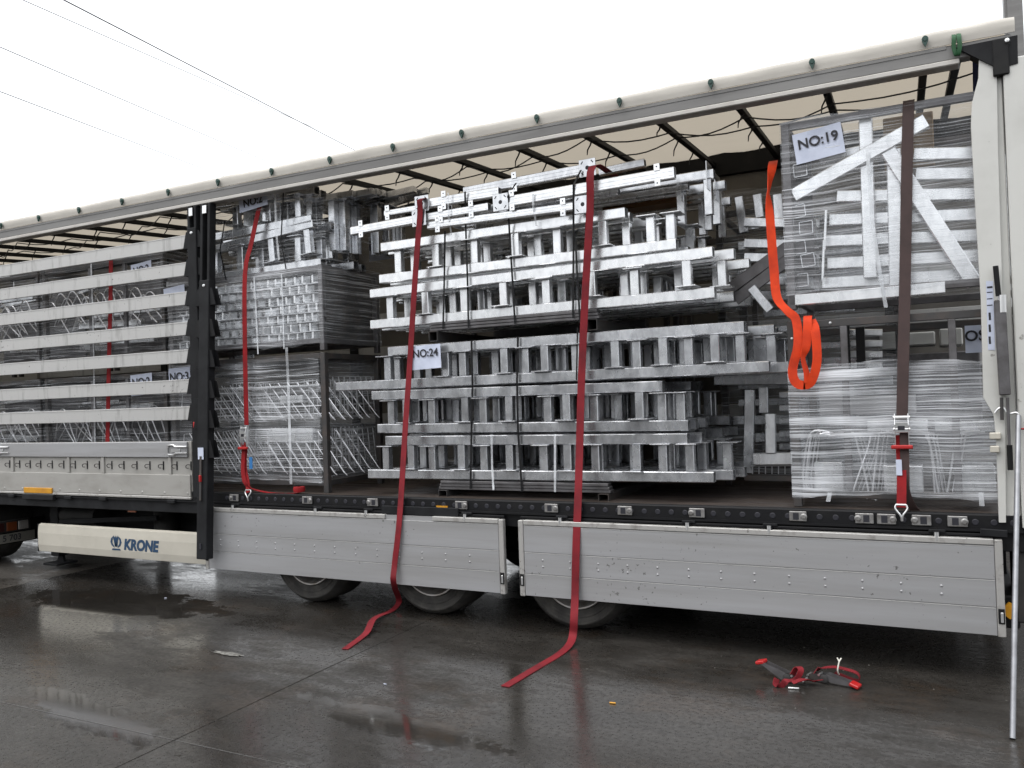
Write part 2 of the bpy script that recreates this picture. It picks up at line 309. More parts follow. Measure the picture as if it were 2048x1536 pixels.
def ground_mat(name='wet concrete', gain=1., dry=0.):
    m = bpy.data.materials.new(name); m.use_nodes = True; N, L = m.node_tree.nodes, m.node_tree.links
    b = N['Principled BSDF']; geo = N.new('ShaderNodeNewGeometry'); P = geo.outputs['Position']
    def noise(sc, det=6, rough=.6, st=(1, 1, 1), rot=0, seed=(0, 0, 0)):
        mp = N.new('ShaderNodeMapping'); mp.inputs['Scale'].default_value = st; mp.inputs['Rotation'].default_value = (0, 0, rot); mp.inputs['Location'].default_value = seed
        L.new(P, mp.inputs[0]); n = N.new('ShaderNodeTexNoise'); n.inputs['Scale'].default_value = sc; n.inputs['Detail'].default_value = det; n.inputs['Roughness'].default_value = rough
        L.new(mp.outputs[0], n.inputs['Vector']); return n.outputs[0]
    def mr(src, a, c, lo, hi):
        x = N.new('ShaderNodeMapRange'); x.inputs[1].default_value = a; x.inputs[2].default_value = c; x.inputs[3].default_value = lo; x.inputs[4].default_value = hi
        L.new(src, x.inputs[0]); return x.outputs[0]
    def mix(f, a, c):
        x = N.new('ShaderNodeMix'); x.data_type = 'RGBA'; L.new(f, x.inputs[0])
        for k, i in ((a, 6), (c, 7)):
            if isinstance(k, tuple): x.inputs[i].default_value = (*k, 1)
            else: L.new(k, x.inputs[i])
        return x.outputs[2]
    def mth(op, a, c, clamp=False):
        x = N.new('ShaderNodeMath'); x.operation = op; x.use_clamp = clamp
        for k, i in ((a, 0), (c, 1)):
            if isinstance(k, (int, float)): x.inputs[i].default_value = k
            else: L.new(k, x.inputs[i])
        return x.outputs[0]
    big = noise(.55, 5, .6, seed=(3, 1, 0)); med = noise(2.2, 7, .65, (.55, 1.5, 1), .5); fine = noise(34, 6, .7); spk = noise(120, 3, .6)
    c = mix(mr(med, .36, .64, 0, 1), (.02, .0173, .0148), (.055, .0503, .045))
    c = mix(mr(big, .42, .62, 0, .8), c, (.017, .0145, .012))
    rust = noise(1.1, 6, .7, seed=(9, 4, 0)); c = mix(mr(rust, .52, .66, 0, .65), c, (.04, .024, .013))
    c = mix(mr(noise(13, 7, .75, (.7, 1.3, 1), .4), .42, .6, 0, .6), c, (.014, .0125, .011))
    c = mix(mr(fine, .45, .6, 0, .6), c, (.011, .01, .009))
    grain = noise(210, 3, .7); c = mix(mr(grain, .52, .66, 0, .55), c, (.095, .09, .082))
    c = mix(mr(spk, .64, .7, 0, .5), c, (.13, .126, .115))
    scr = noise(3.0, 5, .7, (.35, 6, 1), .9); c = mix(mr(scr, .6, .68, 0, .5), c, (.009, .008, .007))
    gm = N.new('ShaderNodeMix'); gm.data_type = 'RGBA'; gm.blend_type = 'MULTIPLY'; gm.inputs[0].default_value = 1; gm.inputs[7].default_value = (gain, gain, gain, 1); L.new(c, gm.inputs[6])
    L.new(gm.outputs[2], b.inputs['Base Color'])
    # film of water: thin everywhere, standing in the hollows
    wet = mr(mth('ADD', mth('MULTIPLY', noise(.42, 4, .55, seed=(5.2, 2.1, 0)), .7), mth('ADD', mth('MULTIPLY', noise(2.6, 7, .65, (.5, 1.3, 1), .4), .35), mth('MULTIPLY', mth('SUBTRACT', noise(8, 7, .7, (.6, 1.4, 1), .4), .5), .3))), .41+dry, .53+dry, 0, 1)
    # one larger puddle in front of the wheels
    sp = N.new('ShaderNodeSeparateXYZ'); L.new(P, sp.inputs[0])
    def blob(cx, cy, rx, ry, ang):
        dx = mth('SUBTRACT', sp.outputs[0], cx); dy = mth('SUBTRACT', sp.outputs[1], cy)
        ca, sa = math.cos(ang), math.sin(ang)
        a = mth('DIVIDE', mth('ADD', mth('MULTIPLY', dx, ca), mth('MULTIPLY', dy, sa)), rx)
        e = mth('DIVIDE', mth('SUBTRACT', mth('MULTIPLY', dy, ca), mth('MULTIPLY', dx, sa)), ry)
        q = mth('ADD', mth('MULTIPLY', a, a), mth('MULTIPLY', e, e))
        q = mth('ADD', q, mth('MULTIPLY', mth('SUBTRACT', noise(3.2, 8, .7), .5), 5.0))
        return mr(q, .8, 1.0, 1, 0)
    pud = mth('MAXIMUM', blob(-2.75, -1.98, .85, .17, -.12), blob(-4.6, -2.55, .9, .14, -.2))
    pud = mth('MAXIMUM', pud, blob(-6.9, -.5, 1.3, .4, .05))
    rough = mth('ADD', mr(wet, 0, 1, .55, .2), mr(fine, .4, .6, -.06, .1))
    rough = mth('MULTIPLY', rough, mr(pud, 0, 1, 1, .22), True)
    L.new(rough, b.inputs['Roughness']); b.inputs['Specular IOR Level'].default_value = .22
    L.new(mth('MULTIPLY', mr(wet, 0, 1, .12, 1), mth('MAXIMUM', mr(fine, .4, .58, 1, .6), pud)), b.inputs['Coat Weight']); b.inputs['Coat IOR'].default_value = 1.5
    cr = mth('ADD', mr(wet, 0, 1, .17, .03), mr(fine, .4, .6, -.015, .03)); cr = mth('MULTIPLY', cr, mr(pud, 0, 1, 1, .15)); L.new(cr, b.inputs['Coat Roughness'])
    hgt = mth('ADD', mth('MULTIPLY', fine, .7), mth('MULTIPLY', noise(9, 5, .6, (.5, 1.6, 1), .5), .8))
    hgt = mth('ADD', hgt, mth('MULTIPLY', grain, .16))
    bp = N.new('ShaderNodeBump'); bp.inputs['Distance'].default_value = .004
    L.new(mth('MULTIPLY', mr(wet, 0, 1, .5, .22), mr(pud, 0, 1, 1, .12)), bp.inputs['Strength']); L.new(hgt, bp.inputs['Height']); L.new(bp.outputs[0], b.inputs['Normal'])
    bp2 = N.new('ShaderNodeBump'); bp2.inputs['Distance'].default_value = .005
    L.new(mth('MULTIPLY', mr(wet, 0, 1, .45, .17), mr(pud, 0, 1, 1, .2)), bp2.inputs['Strength']); L.new(hgt, bp2.inputs['Height']); L.new(bp2.outputs[0], b.inputs['Coat Normal'])
    return m
CONC = ground_mat(gain=1.0)
CONC2 = ground_mat('pale gravelly concrete', 1.8, .12)
JOINT = mat('dark joint', (.012, .011, .01), .7)

def text(name, body, size, origin, xdir, ydir, m, parent, bold=.0, shear=0., align='CENTER', lift=.0015):
    cu = bpy.data.curves.new(name, 'FONT'); cu.body = body; cu.size = size; cu.align_x = align; cu.align_y = 'CENTER'
    cu.offset = bold*size; cu.shear = shear; cu.extrude = .0004; cu.resolution_u = 4
    o = bpy.data.objects.new(name, cu); COL.objects.link(o)
    dg = bpy.context.evaluated_depsgraph_get(); me = bpy.data.meshes.new_from_object(o.evaluated_get(dg))
    bpy.data.objects.remove(o)
    me.materials.clear(); me.materials.append(m)
    q = bpy.data.objects.new(name, me); COL.objects.link(q); q.parent = parent
    x, y = V(xdir).normalized(), V(ydir); y = (y-x*y.dot(x)).normalized(); z = x.cross(y)
    off = V((0, 0, 0)); p = parent
    while p is not None: off += p.location; p = p.parent
    q.matrix_local = Matrix.Translation(V(origin)+z*lift-off) @ Matrix((x, y, z)).transposed().to_4x4()
    return q

# ------------------------------------------------------------------ ground
XA, XB = -13.1, .5            # trailer front and rear
g = MB(); g.add([(-900, -900, -.03), (900, -900, -.03), (900, 900, -.03), (-900, 900, -.03)], [(0, 1, 2, 3)])
ground = tag(g.build('ground', JOINT), 'wet dark concrete yard under the trailer', None, kind='structure')
xs = [-300, -40, -24, -19, -14, -8.74, -3.78, 1.2, 6.2, 11.2, 16, 40, 300]
ys = [-300, -30, -12, -7.4, -2.62, 2.2, 7, 12, 17, 40, 300]
for i in range(len(xs)-1):
    for j in range(len(ys)-1):
        gx, gy = .004, .003
        b = MB(); x0, x1, y0, y1 = xs[i]+gx, xs[i+1]-gx, ys[j]+gy, ys[j+1]-gy
        e = .002
        b.add([(x0, y0, -.03), (x1, y0, -.03), (x1, y1, -.03), (x0, y1, -.03), (x0, y0, -e), (x1, y0, -e), (x1, y1, -e), (x0, y1, -e),
               (x0+e, y0+e, 0), (x1-e, y0+e, 0), (x1-e, y1-e, 0), (x0+e, y1-e, 0)],
              [(0,1,5,4),(1,2,6,5),(2,3,7,6),(3,0,4,7),(4,5,9,8),(5,6,10,9),(6,7,11,10),(7,4,8,11),(8,9,10,11)])
        b.build('concrete_slab', CONC2 if xs[i+1] < -8 else CONC, ground)

# ------------------------------------------------------------------ semi-trailer
T = thing('semi_trailer', 'long curtain sided semi-trailer with open side and cream tarpaulin roof', 'trailer', (XB, 1.22, 0))
def roofz(y): return 3.9+.18*min(max(y, 0), 2.45)/2.45
# roof tarpaulin with slight sag between the bows
b = MB(); nx, ny = 140, 10; BOW = [-.58-.606*k for k in range(21)]
for j in range(ny+1):
    for i in range(nx+1):
        x = XA+(XB-.02-XA)*i/nx; y = -.02+2.5*j/ny
        ph = ((x+.58)/.606) % 1.
        b.v.append((x, y, roofz(y)+.075-.022*math.sin(math.pi*ph)+.004*math.sin(17*x+5*y)))
for j in range(ny):
    for i in range(nx): a = j*(nx+1)+i; b.f.append((a, a+1, a+nx+2, a+nx+1))
b.build('roof_tarpaulin', TARP, T, smooth=60)
# rolled tarpaulin edge over the rail
b = MB(); nx = 220
prof = [(.03, 3.985), (-.02, 3.998), (-.05, 3.988), (-.062, 3.96), (-.058, 3.925), (-.055, 3.897), (-.05, 3.897), (-.048, 3.95), (.03, 3.97)]
for i in range(nx+1):
    x = XA+(XB+.015-XA)*i/nx; w = .003*math.sin(x*7.3)+.002*math.sin(x*2.9+1)+.002*math.sin(x*19)+random.uniform(-.0025, .0025)
    for (y, z) in prof: b.v.append((x, y+(w*.6 if z < 3.99 else 0), z+(w if z > 3.93 else 0)))
n = len(prof)
for i in range(nx):
    for k in range(n-1): b.f.append((i*n+k, i*n+k+1, (i+1)*n+k+1, (i+1)*n+k))
b.build('tarpaulin_edge', TARPW, T, smooth=60)
b = MB(); b.box(XA, XB, -.046, .04, 3.8, 3.893, .006); b.box(XA, XB-.35, -.05, -.046, 3.87, 3.893)
b.build('roof_rail', RAILG, T)
b = MB(); b.box(XA, XB-.28, -.06, .05, 3.765, 3.799, .006); b.build('rail_lip', RAILW, T)
b = MB(); b.box(XA, XB, 2.42, 2.5, 3.93, 4.18, .006); b.build('far_roof_rail', BLACK, T)
roller = None
for k in range(22):
    x = .036-.6658*k
    if x < XA: break
    if roller is None:
        b = MB()
        pr = [(0, .0)]+[(.028*math.cos(a), .028*math.sin(a)) for a in [R(d) for d in (-20, 10, 40, 65, 90, 115, 140, 170, 200)]]
        poly = [V((0, 0, -.055))]+[V((px*.85, 0, pz)) for px, pz in pr[1:]]
        b.prism(poly, (0, .022, 0)); b.lathe([(.0, -.006), (.013, -.006), (.016, .0)], (0, 0, 0), 'Y', 14)
        o = b.build('curtain_roller', GREEN, T, local=True); roller = o.data; o.location = V((x, -.088, 3.945))-T.location; o.scale = (.8, .8, .85)
    else: reuse('curtain_roller', roller, V((x, -.088, 3.945))-T.location, T, scale=(.8, .8, .85))
# roof bows with hanging hooks
for k, x in enumerate([.22, .03]+BOW):
    if x < XA+.2: break
    b = MB(); sk = -.07
    b.bar((x, -.02, roofz(0)-.035), (x+sk, 2.45, roofz(2.45)-.035), .05, .045, side=(1, 0, 0), ch=.004)
    bow = b.build('roof_bow', BLACK, T)
    if k < 2: continue
    for y in (.42+.1*(k % 2), 1.0, 1.55):
        xx = x+sk*y/2.45; z = roofz(y)-.06; s = random.uniform(.7, 1.1)
        h = MB(); h.tube([(xx, y, z+.01), (xx-.012*s, y-.01, z-.03), (xx-.035*s, y-.02, z-.075*s), (xx-.04*s, y-.02, z-.12*s)], [.008, .007, .006, .004], 5)
        h.build('hook', CABLE, bow, smooth=60)
for ya, yb in ((.35, .9), (1.1, .55)):
    pts = []; X = [.45]+[q for q in BOW if q > XA]
    for k in range(len(X)-1):
        y0, y1 = (ya, yb) if (k//2) % 2 == 0 else (yb, ya)
        for j in range(6):
            t = j/6; s = (k % 2+t)/2; y = y0+(y1-y0)*s
            pts.append((X[k]+(X[k+1]-X[k])*t, y, roofz(y)-.075-.045*math.sin(math.pi*t)))
    b = MB(); b.tube(pts, .006, 5); b.build('roof_rope', CABLE, T, smooth=60)
# far curtain, head board, rear blue section
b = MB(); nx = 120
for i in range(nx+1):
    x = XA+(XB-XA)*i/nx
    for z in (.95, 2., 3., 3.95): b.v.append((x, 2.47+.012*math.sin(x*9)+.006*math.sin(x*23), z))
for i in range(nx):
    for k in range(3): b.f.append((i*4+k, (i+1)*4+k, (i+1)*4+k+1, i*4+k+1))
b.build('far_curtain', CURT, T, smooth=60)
b = MB(); b.box(XA-.05, XA, 0, 2.48, 1, 3.95); b.build('head_board', ALU, T)
for x in (-.3, -2.9, -6.3, -9.6):
    b = MB(); b.box(x-.06, x+.06, 2.36, 2.45, 1.0, 3.93, .006); b.build('far_post', BLACK, T)
for z in (1.55, 1.95, 2.35, 2.75):
    b = MB(); b.box(XA, XB, 2.38, 2.4, z, z+.12, .004); b.build('far_slat', SLAT, T)
b = MB(); b.prism([(.3, .16, 3.87), (.5, .16, 3.87), (.5, .5, 3.3), (.3, .5, 3.3)], (0, .01, .004)); 
b.build('blue_flap', BLUE, T)
# deck
for k in range(8):
    b = MB(); y0 = .03+k*.305; b.box(XA, XB, y0+.002, y0+.303, .96, 1.0-(.001 if k % 2 else 0)); b.build('deck_board', FLOOR, T)
b = MB(); b.box(XA, XB, -.035, .03, .905, 1.004, .008); b.box(XA, XB, -.05, -.035, .9, .915); b.build('side_rail', BLACK, T)
b = MB(); b.box(XA, XB, -.012, .03, .8, .903); b.box(-6.2, -3.04, -.05, -.03, .868, .888, .004); b.box(-2.9, .3, -.05, -.03, .868, .888, .004); b.build('lower_rail', BLACK, T)
b = MB()
x = -6.0
while x < XB-.1:
    b.lathe([(.0, -.0385), (.016, -.0385), (.02, -.036)], (x, 0, .955), 'Y', 10); x += .1
tag(b.build('rail_holes', INK, T, smooth=30), None, None, kind='stuff')
RINGS = [(469, 996), (615, 1000), (746, 1003), (923, 1008), (1103, 1014), (1250, 1020), (1394, 1027), (1596, 1033), (1729, 1040), (1773, 1040), (1843, 1042), (1915, 1044)]
for k, (px, py) in enumerate(RINGS):
    p = U(px, py, -.04); s = -1 if k in (0, 2, 6, 8, 10) else 1
    b = MB(); b.box(p.x-.055, p.x+.055, -.052, -.036, .925, .99, .005); ring = b.build('lashing_plate', ZINC, T)
    h = MB(); h.box(p.x-s*.012-.018, p.x-s*.012+.018, -.0545, -.05, .935, .98, .004); h.build('eye', INK, ring)
    h = MB(); h.lathe([(.0, -.062), (.012, -.062), (.016, -.056), (.022, -.0535)], (p.x+s*.038, 0, .957), 'Y', 14); h.build('bolt', ZINC, ring, smooth=40)
# dropped side boards
def drop_side(x0, x1, cut=None):
    zc = [.285, .455, .62, .825]
    b = MB(); b.box(x0+.004, x1-.004, -.078, -.052, .287, .86)
    d = b.build('drop_side', ALU, T)
    for k in range(3):
        b = MB(); b.box(x0+.045, x1-.045, -.09, -.079, zc[k]+.0015, zc[k+1]-.0015, .002); b.build('plank', ALU, d)
        b = MB(); b.box(x0+.05, x1-.05, -.0915, -.089, zc[k+1]-.006, zc[k+1]-.0025); b.build('bead', SLAT, d)
    for s in ((x0, x0+.042), (x1-.042, x1)):
        b = MB(); b.box(s[0], s[1], -.094, -.05, .28, .862, .004); b.build('end_post', ALUD, d)
        b = MB(); m = (s[0]+s[1])/2; b.box(m-.016, m+.018, -.099, -.09, .36, .45, .003); b.build('latch', BLACK, d)
        b = MB(); b.box(m-.004, m+.01, -.106, -.098, .37, .43, .002); b.build('latch_pin', CHROME, d)
    segs = [(x0+.045, x1-.045)] if not cut else [(x0+.045, cut[0]), (cut[1], x1-.045)]
    for a, c in segs:
        b = MB(); b.box(a, c, -.094, -.05, .828, .865, .004); b.build('cap', ALUD, d)
    b = MB(); x = x0+.2
    while x < x1-.15:
        for z in (.515, .565):
            b.lathe([(.0, -.0945), (.005, -.094), (.009, -.0905), (.0092, -.0895)], (x, 0, z), 'Y', 8)
        x += .225
    tag(b.build('rivets', ALU, d, smooth=60), None, None, kind='stuff')
    return d
d1 = drop_side(-6.24, -3.03, cut=(-4.15, -3.68)); d2 = drop_side(-2.9, .335)
for (px, py) in ((469, 1012), (634, 1014), (735, 1017), (932, 1023), (1122, 1030), (1376, 1043), (1539, 1051), (1873, 1065)):
    p = U(px, py, -.06); b = MB(); b.box(p.x-.018, p.x+.018, -.085, -.03, .858, .895, .004); b.box(p.x-.045, p.x+.05, -.06, -.03, .885, .905, .004)
    hg = b.build('hinge', DGREY, T); h = MB(); h.tube([(p.x, -.082, .845), (p.x, -.082, .893)], .014, 10); h.build('pin', CHROME, hg, smooth=40)
p = U(882, 1015, -.05); b = MB(); b.prism([p+V((-.05, 0, .013)), p+V((-.03, 0, -.014)), p+V((.06, 0, -.014)), p+V((.06, 0, .013))], (0, .012, 0)); b.build('yellow_tab', YELLOW, T)
b = MB(); b.bar((-4.2, -.055, .9), (-3.45, -.055, .9), .02, .07, ch=.004); b.build('pocket_cover', DGREY, T)
# raised side board at the front half
x0, x1 = XA+.1, -6.455
b = MB(); b.box(x0, x1, -.03, .0, .925, 1.49, .003); rb = b.build('raised_side', BOARDW, T)
b = MB(); b.box(x0, x1-.04, -.052, -.031, 1.335, 1.488, .006); b.build('top_band', ALU, rb)
b = MB(); b.box(x0, x1-.01, -.048, -.031, .955, 1.165, .006); b.build('lower_band', BOARDW, rb)
b = MB(); b.box(x0, x1, -.056, -.031, .925, .952, .006); b.build('bottom_lip', ALUD, rb)
for px in (25, 137, 206, 340):
    p = U(px, 930, -.04); b = MB(); b.box(p.x-.02, p.x+.02, -.046, -.03, 1.167, 1.333, .004); b.build('rib', BOARDW, rb)
for px in (16, 36, 57, 78, 101, 124, 147, 171, 195, 220, 244, 270, 296, 323, 350, 378):
    p = U(px, 931, -.04); b = MB(); z = 1.25
    b.box(p.x+.012, p.x+.026, -.036, -.03, z-.04, z+.045, .002); b.build('hook_plate', DGREY, rb)
    b = MB(); b.tube(catmull([(p.x+.02, -.04, z+.012), (p.x-.008, -.055, z+.014), (p.x-.022, -.06, z), (p.x-.012, -.06, z-.018), (p.x+.008, -.055, z-.02)], 4), .0045, 5); b.build('hook', DSTEEL, rb, smooth=60)
for px, py in ((358, 900), (5, 900)):
    p = U(px, py, -.05); b = MB()
    for z in (-.045, .045): b.tube([(p.x-.14, -.06, p.z+z), (p.x-.06, -.066, p.z+z*1.1), (p.x-.03, -.066, p.z+z*.7), (p.x+.12, -.06, p.z+z*.7)], .009, 6)
    b.tube([(p.x-.14, -.06, p.z-.045), (p.x-.15, -.06, p.z), (p.x-.14, -.06, p.z+.045)], .009, 6)
    b.box(p.x-.1, p.x+.02, -.06, -.054, p.z-.02, p.z+.012, .003); b.build('latch', CHROME, rb, smooth=40)
b = MB(); xx = x0+.1
while xx < x1: b.lathe([(0, -.0525), (.01, -.052), (.014, -.0485)], (xx, 0, .985), 'Y', 8); xx += .32
tag(b.build('rivets', ALUD, rb, smooth=60), None, None, kind='stuff')
p, q = U(48, 980, -.06), U(104, 980, -.06); b = MB(); b.box(p.x, q.x, -.066, -.05, .94, 1.0, .004); b.build('yellow_plate', YELLOW, T)
b = MB(); b.box(p.x-.02, q.x+.03, -.075, -.03, .87, .925, .004); b.build('bracket', DGREY, T)
b = MB(); b.box(XA, -6.3, -.03, .03, .79, .903, .006); b.build('front_lower_rail', DGREY, T)
for px in (24, 137, 206, 343):
    p = U(px, 1000, -.05); b = MB(); b.box(p.x-.05, p.x+.06, -.07, -.03, .885, .92, .006); b.build('hinge', DGREY, T)
# centre stanchions
def stanchion(xc, w, ztop, zsplit, zbot, ybot, pockets, sides):
    y0 = -.05
    def Y(z): return y0+(ybot-y0)*(ztop-z)/(ztop-zbot)
    def P(x, z, dy=0): return V((x, Y(z)+dy, z))
    b = MB(); b.bar(P(xc, zsplit, .01), P(xc, zbot, .01), w, .09, side=(1, 0, 0), ch=.006); s = b.build('stanchion', DGREY, T)
    for sx in (-1, 1):
        b = MB(); b.bar(P(xc+sx*w*.36, ztop, .012), P(xc+sx*w*.36, zsplit-.02, .012), w*.26, .08, side=(1, 0, 0), ch=.004); b.build('channel_flange', DGREY, s)
    b = MB(); b.bar(P(xc, ztop, .045), P(xc, zsplit, .045), w*.5, .01, side=(1, 0, 0)); b.build('channel_web', BLACK, s)
    b = MB(); z = zsplit+.05
    while z < ztop-.15: b.lathe([(0, Y(z)+.038), (.012, Y(z)+.038), (.013, Y(z)+.041)], (xc, 0, z), 'Y', 8); z += .045
    tag(b.build('channel_holes', ALUD, s), None, None, kind='stuff')
    b = MB(); b.bar(P(xc, ztop-.02, -.035), P(xc, ztop-.1, -.035), w*.4, .012, side=(1, 0, 0), ch=.004); b.build('roller_block', CHROME, s)
    b = MB(); b.lathe([(0, Y(zsplit-.05)-.043), (.012, Y(zsplit-.05)-.042), (.016, Y(zsplit-.05)-.034)], (xc, 0, zsplit-.05), 'Y', 12); b.build('bolt', CHROME, s, smooth=40)
    for z in pockets:
        for sx in sides:
            a = xc+sx*w/2; c = a+sx*.07
            y = Y(z)
            b = MB(); b.prism([(a, y-.02, z+.09), (a+sx*.03, y-.02, z+.08), (c, y-.02, z-.075), (a, y-.02, z-.075)], (0, .006, 0))
            b.prism([(a, y+.045, z+.09), (a+sx*.03, y+.045, z+.08), (c, y+.045, z-.075), (a, y+.045, z-.075)], (0, .006, 0))
            b.bar((a, y+.012, z-.075), (c, y+.012, z-.075), .07, .006)
            b.build('slat_pocket', DGREY if z > 2.6 else BLACK, s)  # blacker low down: dimmer light and dirt put into the paint
    return s
SLZ = [3.435, 3.17, 2.885, 2.59, 2.32, 2.03, 1.765]
sA = stanchion(-6.315, .12, 3.76, 3.55, .95, -.06, SLZ, (-1, 1))
yb = UX(408, 1118, -6.13).y
zb = UX(408, 1118, -6.13).z
sB = stanchion(-6.13, .13, 3.76, 3.02, zb, yb, [2.86, 2.56, 2.27, 1.98, 1.7, 1.42], (-1, 1))
def onB(z, dy): return -.05+(yb+.05)*(3.76-z)/(3.76-zb)+dy
z = 1.33; y = onB(z, -.042); b = MB(); b.box(-6.17, -6.1, y-.004, y, z, z+.11); b.build('white_sticker', PAPER, sB)
z = 1.15; y = onB(z, -.05); b = MB(); b.box(-6.143, -6.121, y-.015, y+.01, z-.03, z+.035, .005); b.build('red_lever', REDP, sB)
b = MB(); b.bar((-6.133, onB(.95, -.046), .95), (-6.133, onB(1.36, -.046), 1.36), .022, .012, side=(1, 0, 0)); b.build('lever_rod', DSTEEL, sB)
b = MB(); b.box(-6.145, -6.12, onB(.52, -.0445), onB(.52, -.03), .5, .55); b.build('slot', INK, sB)
b = MB(); b.box(-6.328, -6.306, -.12, -.1, 1.62, 1.68, .005); b.build('red_lever', REDP, sA)

# side guard with its name
x0, x1 = U(80, 1078, 0).x, -6.2
b = MB(); prof = [(.02, .29), (-.012, .3), (-.022, .37), (-.022, .5), (-.014, .585), (.02, .6)]
for x in (x0, x1):
    for (y, z) in prof: b.v.append((x, y, z))
n = len(prof)
for k in range(n-1): b.f.append((k, k+n, k+1+n, k+1))
b.f.append(tuple(range(n))); b.f.append(tuple(range(n, 2*n))[::-1]); b.f.append((0, n-1, 2*n-1, n))
sg = b.build('side_guard', CREAM, T)
b = MB(); b.box(x0-.012, x0, -.02, .02, .292, .598, .003); b.build('end_trim', DGREY, sg)
p = U(278, 1092, -.025)
text('lettering', 'KRONE', .148, (p.x+.02, -.0225, p.z), (1, 0, 0), (0, 0, 1), NAVY, sg, bold=.05, shear=.16)
c = U(235, 1088, -.025); e = MB()
def arcpoly(sx):
    o = [(sx*.018, -.052), (sx*.05, -.03), (sx*.065, .005), (sx*.055, .045), (sx*.03, .065), (sx*.034, .045), (sx*.042, .02), (sx*.04, -.008), (sx*.022, -.034)]
    return [V((c.x-.025+a*1.3, -.0245, c.z+.012+z)) for a, z in (o if sx > 0 else o[::-1])]
for q in (arcpoly(1), arcpoly(-1)): e.prism(q[::-1], (0, .0015, 0))
for sx in (-1, 0, 1):
    e.prism([V((c.x-.025+a*1.3, -.0245, c.z+.012+z)) for a, z in ((-.008+sx*.006, -.04), (.008+sx*.006, -.04), (.01+sx*.02, .05), (sx*.024, .075), (-.01+sx*.02, .05))], (0, .0015, 0))
e.prism([V((c.x-.025+a*1.3, -.0245, c.z+.012+z)) for a, z in ((-.05, -.078), (.055, -.078), (.045, -.06), (-.04, -.06))], (0, .0015, 0))
tag(e.build('crown_emblem', NAVY, sg), None, None)
# chassis
for y in (.72, 1.68):
    b = MB(); b.box(XA+.4, XB-.1, y-.07, y+.07, .84, .86); b.box(XA+.4, XB-.1, y-.07, y+.07, .44, .46); b.box(XA+.4, XB-.1, y-.008, y+.008, .46, .84); b.build('chassis_beam', BLACK, T)
for k in range(22):
    x = XA+.5+k*.6; b = MB(); b.box(x-.03, x+.03, 0.02, 2.45, .87, .955); b.build('cross_member', BLACK, T)
for k, x in enumerate((-5.14, -3.83, -2.52)):
    b = MB(); b.tube([(x, .3, .45), (x, 2.2, .45)], .06, 12); ax = b.build('axle', BLACK, T, smooth=50)
    for y0, s in ((.1, 1), (2.36, -1)):
        w = MB(); pr = [(.27, .03), (.3, .0), (.325, -.006), (.33, -.012), (.345, -.013), (.35, -.009), (.385, -.012), (.39, -.017), (.4, -.015), (.405, -.008), (.437, .03), (.447, .07), (.45, .12), (.45, .3), (.445, .34), (.43, .375), (.38, .39), (.3, .385), (.27, .36)]
        w.lathe([(r, h*s) for r, h in pr], (x, y0, .447), 'Y', 56); ty = w.build('tyre', RUBBER, T, smooth=40)
        w = MB(); pr = [(.285, .03), (.286, .0), (.28, -.008), (.27, -.006), (.262, .012), (.25, .03), (.245, .07), (.225, .1), (.2, .13), (.15, .135), (.14, .09), (.13, .05), (.09, .03), (.0, .03)]
        w.lathe([(r, h*s) for r, h in pr], (x, y0-.004*s, .447), 'Y', 44); w.build('rim', RIM, ty, smooth=40)
    b = MB(); b.box(x-.5, x+.5, .1, .5, .9, .91)
    b.build('mudguard', BLACK, T)
for y in (.45, 1.9):
    b = MB(); X = U(103, 1050, .35).x; b.box(X-.07, X+.07, y-.07, y+.07, .15, .9, .006); lg = b.build('landing_leg', DGREY, T)
    f = MB(); f.box(X-.13, X+.13, y-.13, y+.13, .05, .075, .006); f.prism([(X-.06, y, .075), (X+.06, y, .075), (X+.03, y, .17), (X-.03, y, .17)], (0, .03, 0)); f.build('foot', DGREY, lg)
b = MB(); X = U(160, 1020, .6).x; b.tube([(X-.25, .5, .62), (X+.5, .5, .62)], .11, 18); b.build('air_tank', MUD, T, smooth=40)
b = MB(); X = U(330, 1040, .6).x; b.tube([(X, .62, .35), (X, .62, .8)], [.13, .13], 16); b.build('air_bellows', MUD, T, smooth=40)
b = MB(); b.bar((-9.0, .35, .56), (-7.4, .35, .66), .04, .05); b.build('brace', DGREY, T)
b = MB(); b.box(-1.75, .1, .45, 2.3, .36, .84, .02); b.build('shade_box_rear', MUD, T)  # box added to darken the ground below the rear board
b = MB(); b.box(-6.1, -5.75, .5, 2.3, .3, .84, .02); b.build('shade_box_front', MUD, T)  # box added under the chassis to stop light from the far side
b = MB(); b.box(-8.8, -5.7, 2.43, 2.46, .28, .6, .006); b.build('added_far_guard', CREAM, T)  # far guard added to block low light coming under the trailer
b = MB(); b.box(-5.7, .3, 2.46, 2.49, .3, .9, .006); b.build('added_far_board', ALU, T)  # far board added to shut out sky light behind the wheels
p = U(266, 1020, 0); b = MB(); b.box(p.x-.06, p.x+.06, -.02, .0, p.z-.022, p.z+.022, .004); b.build('side_lamp', AMBER, T)
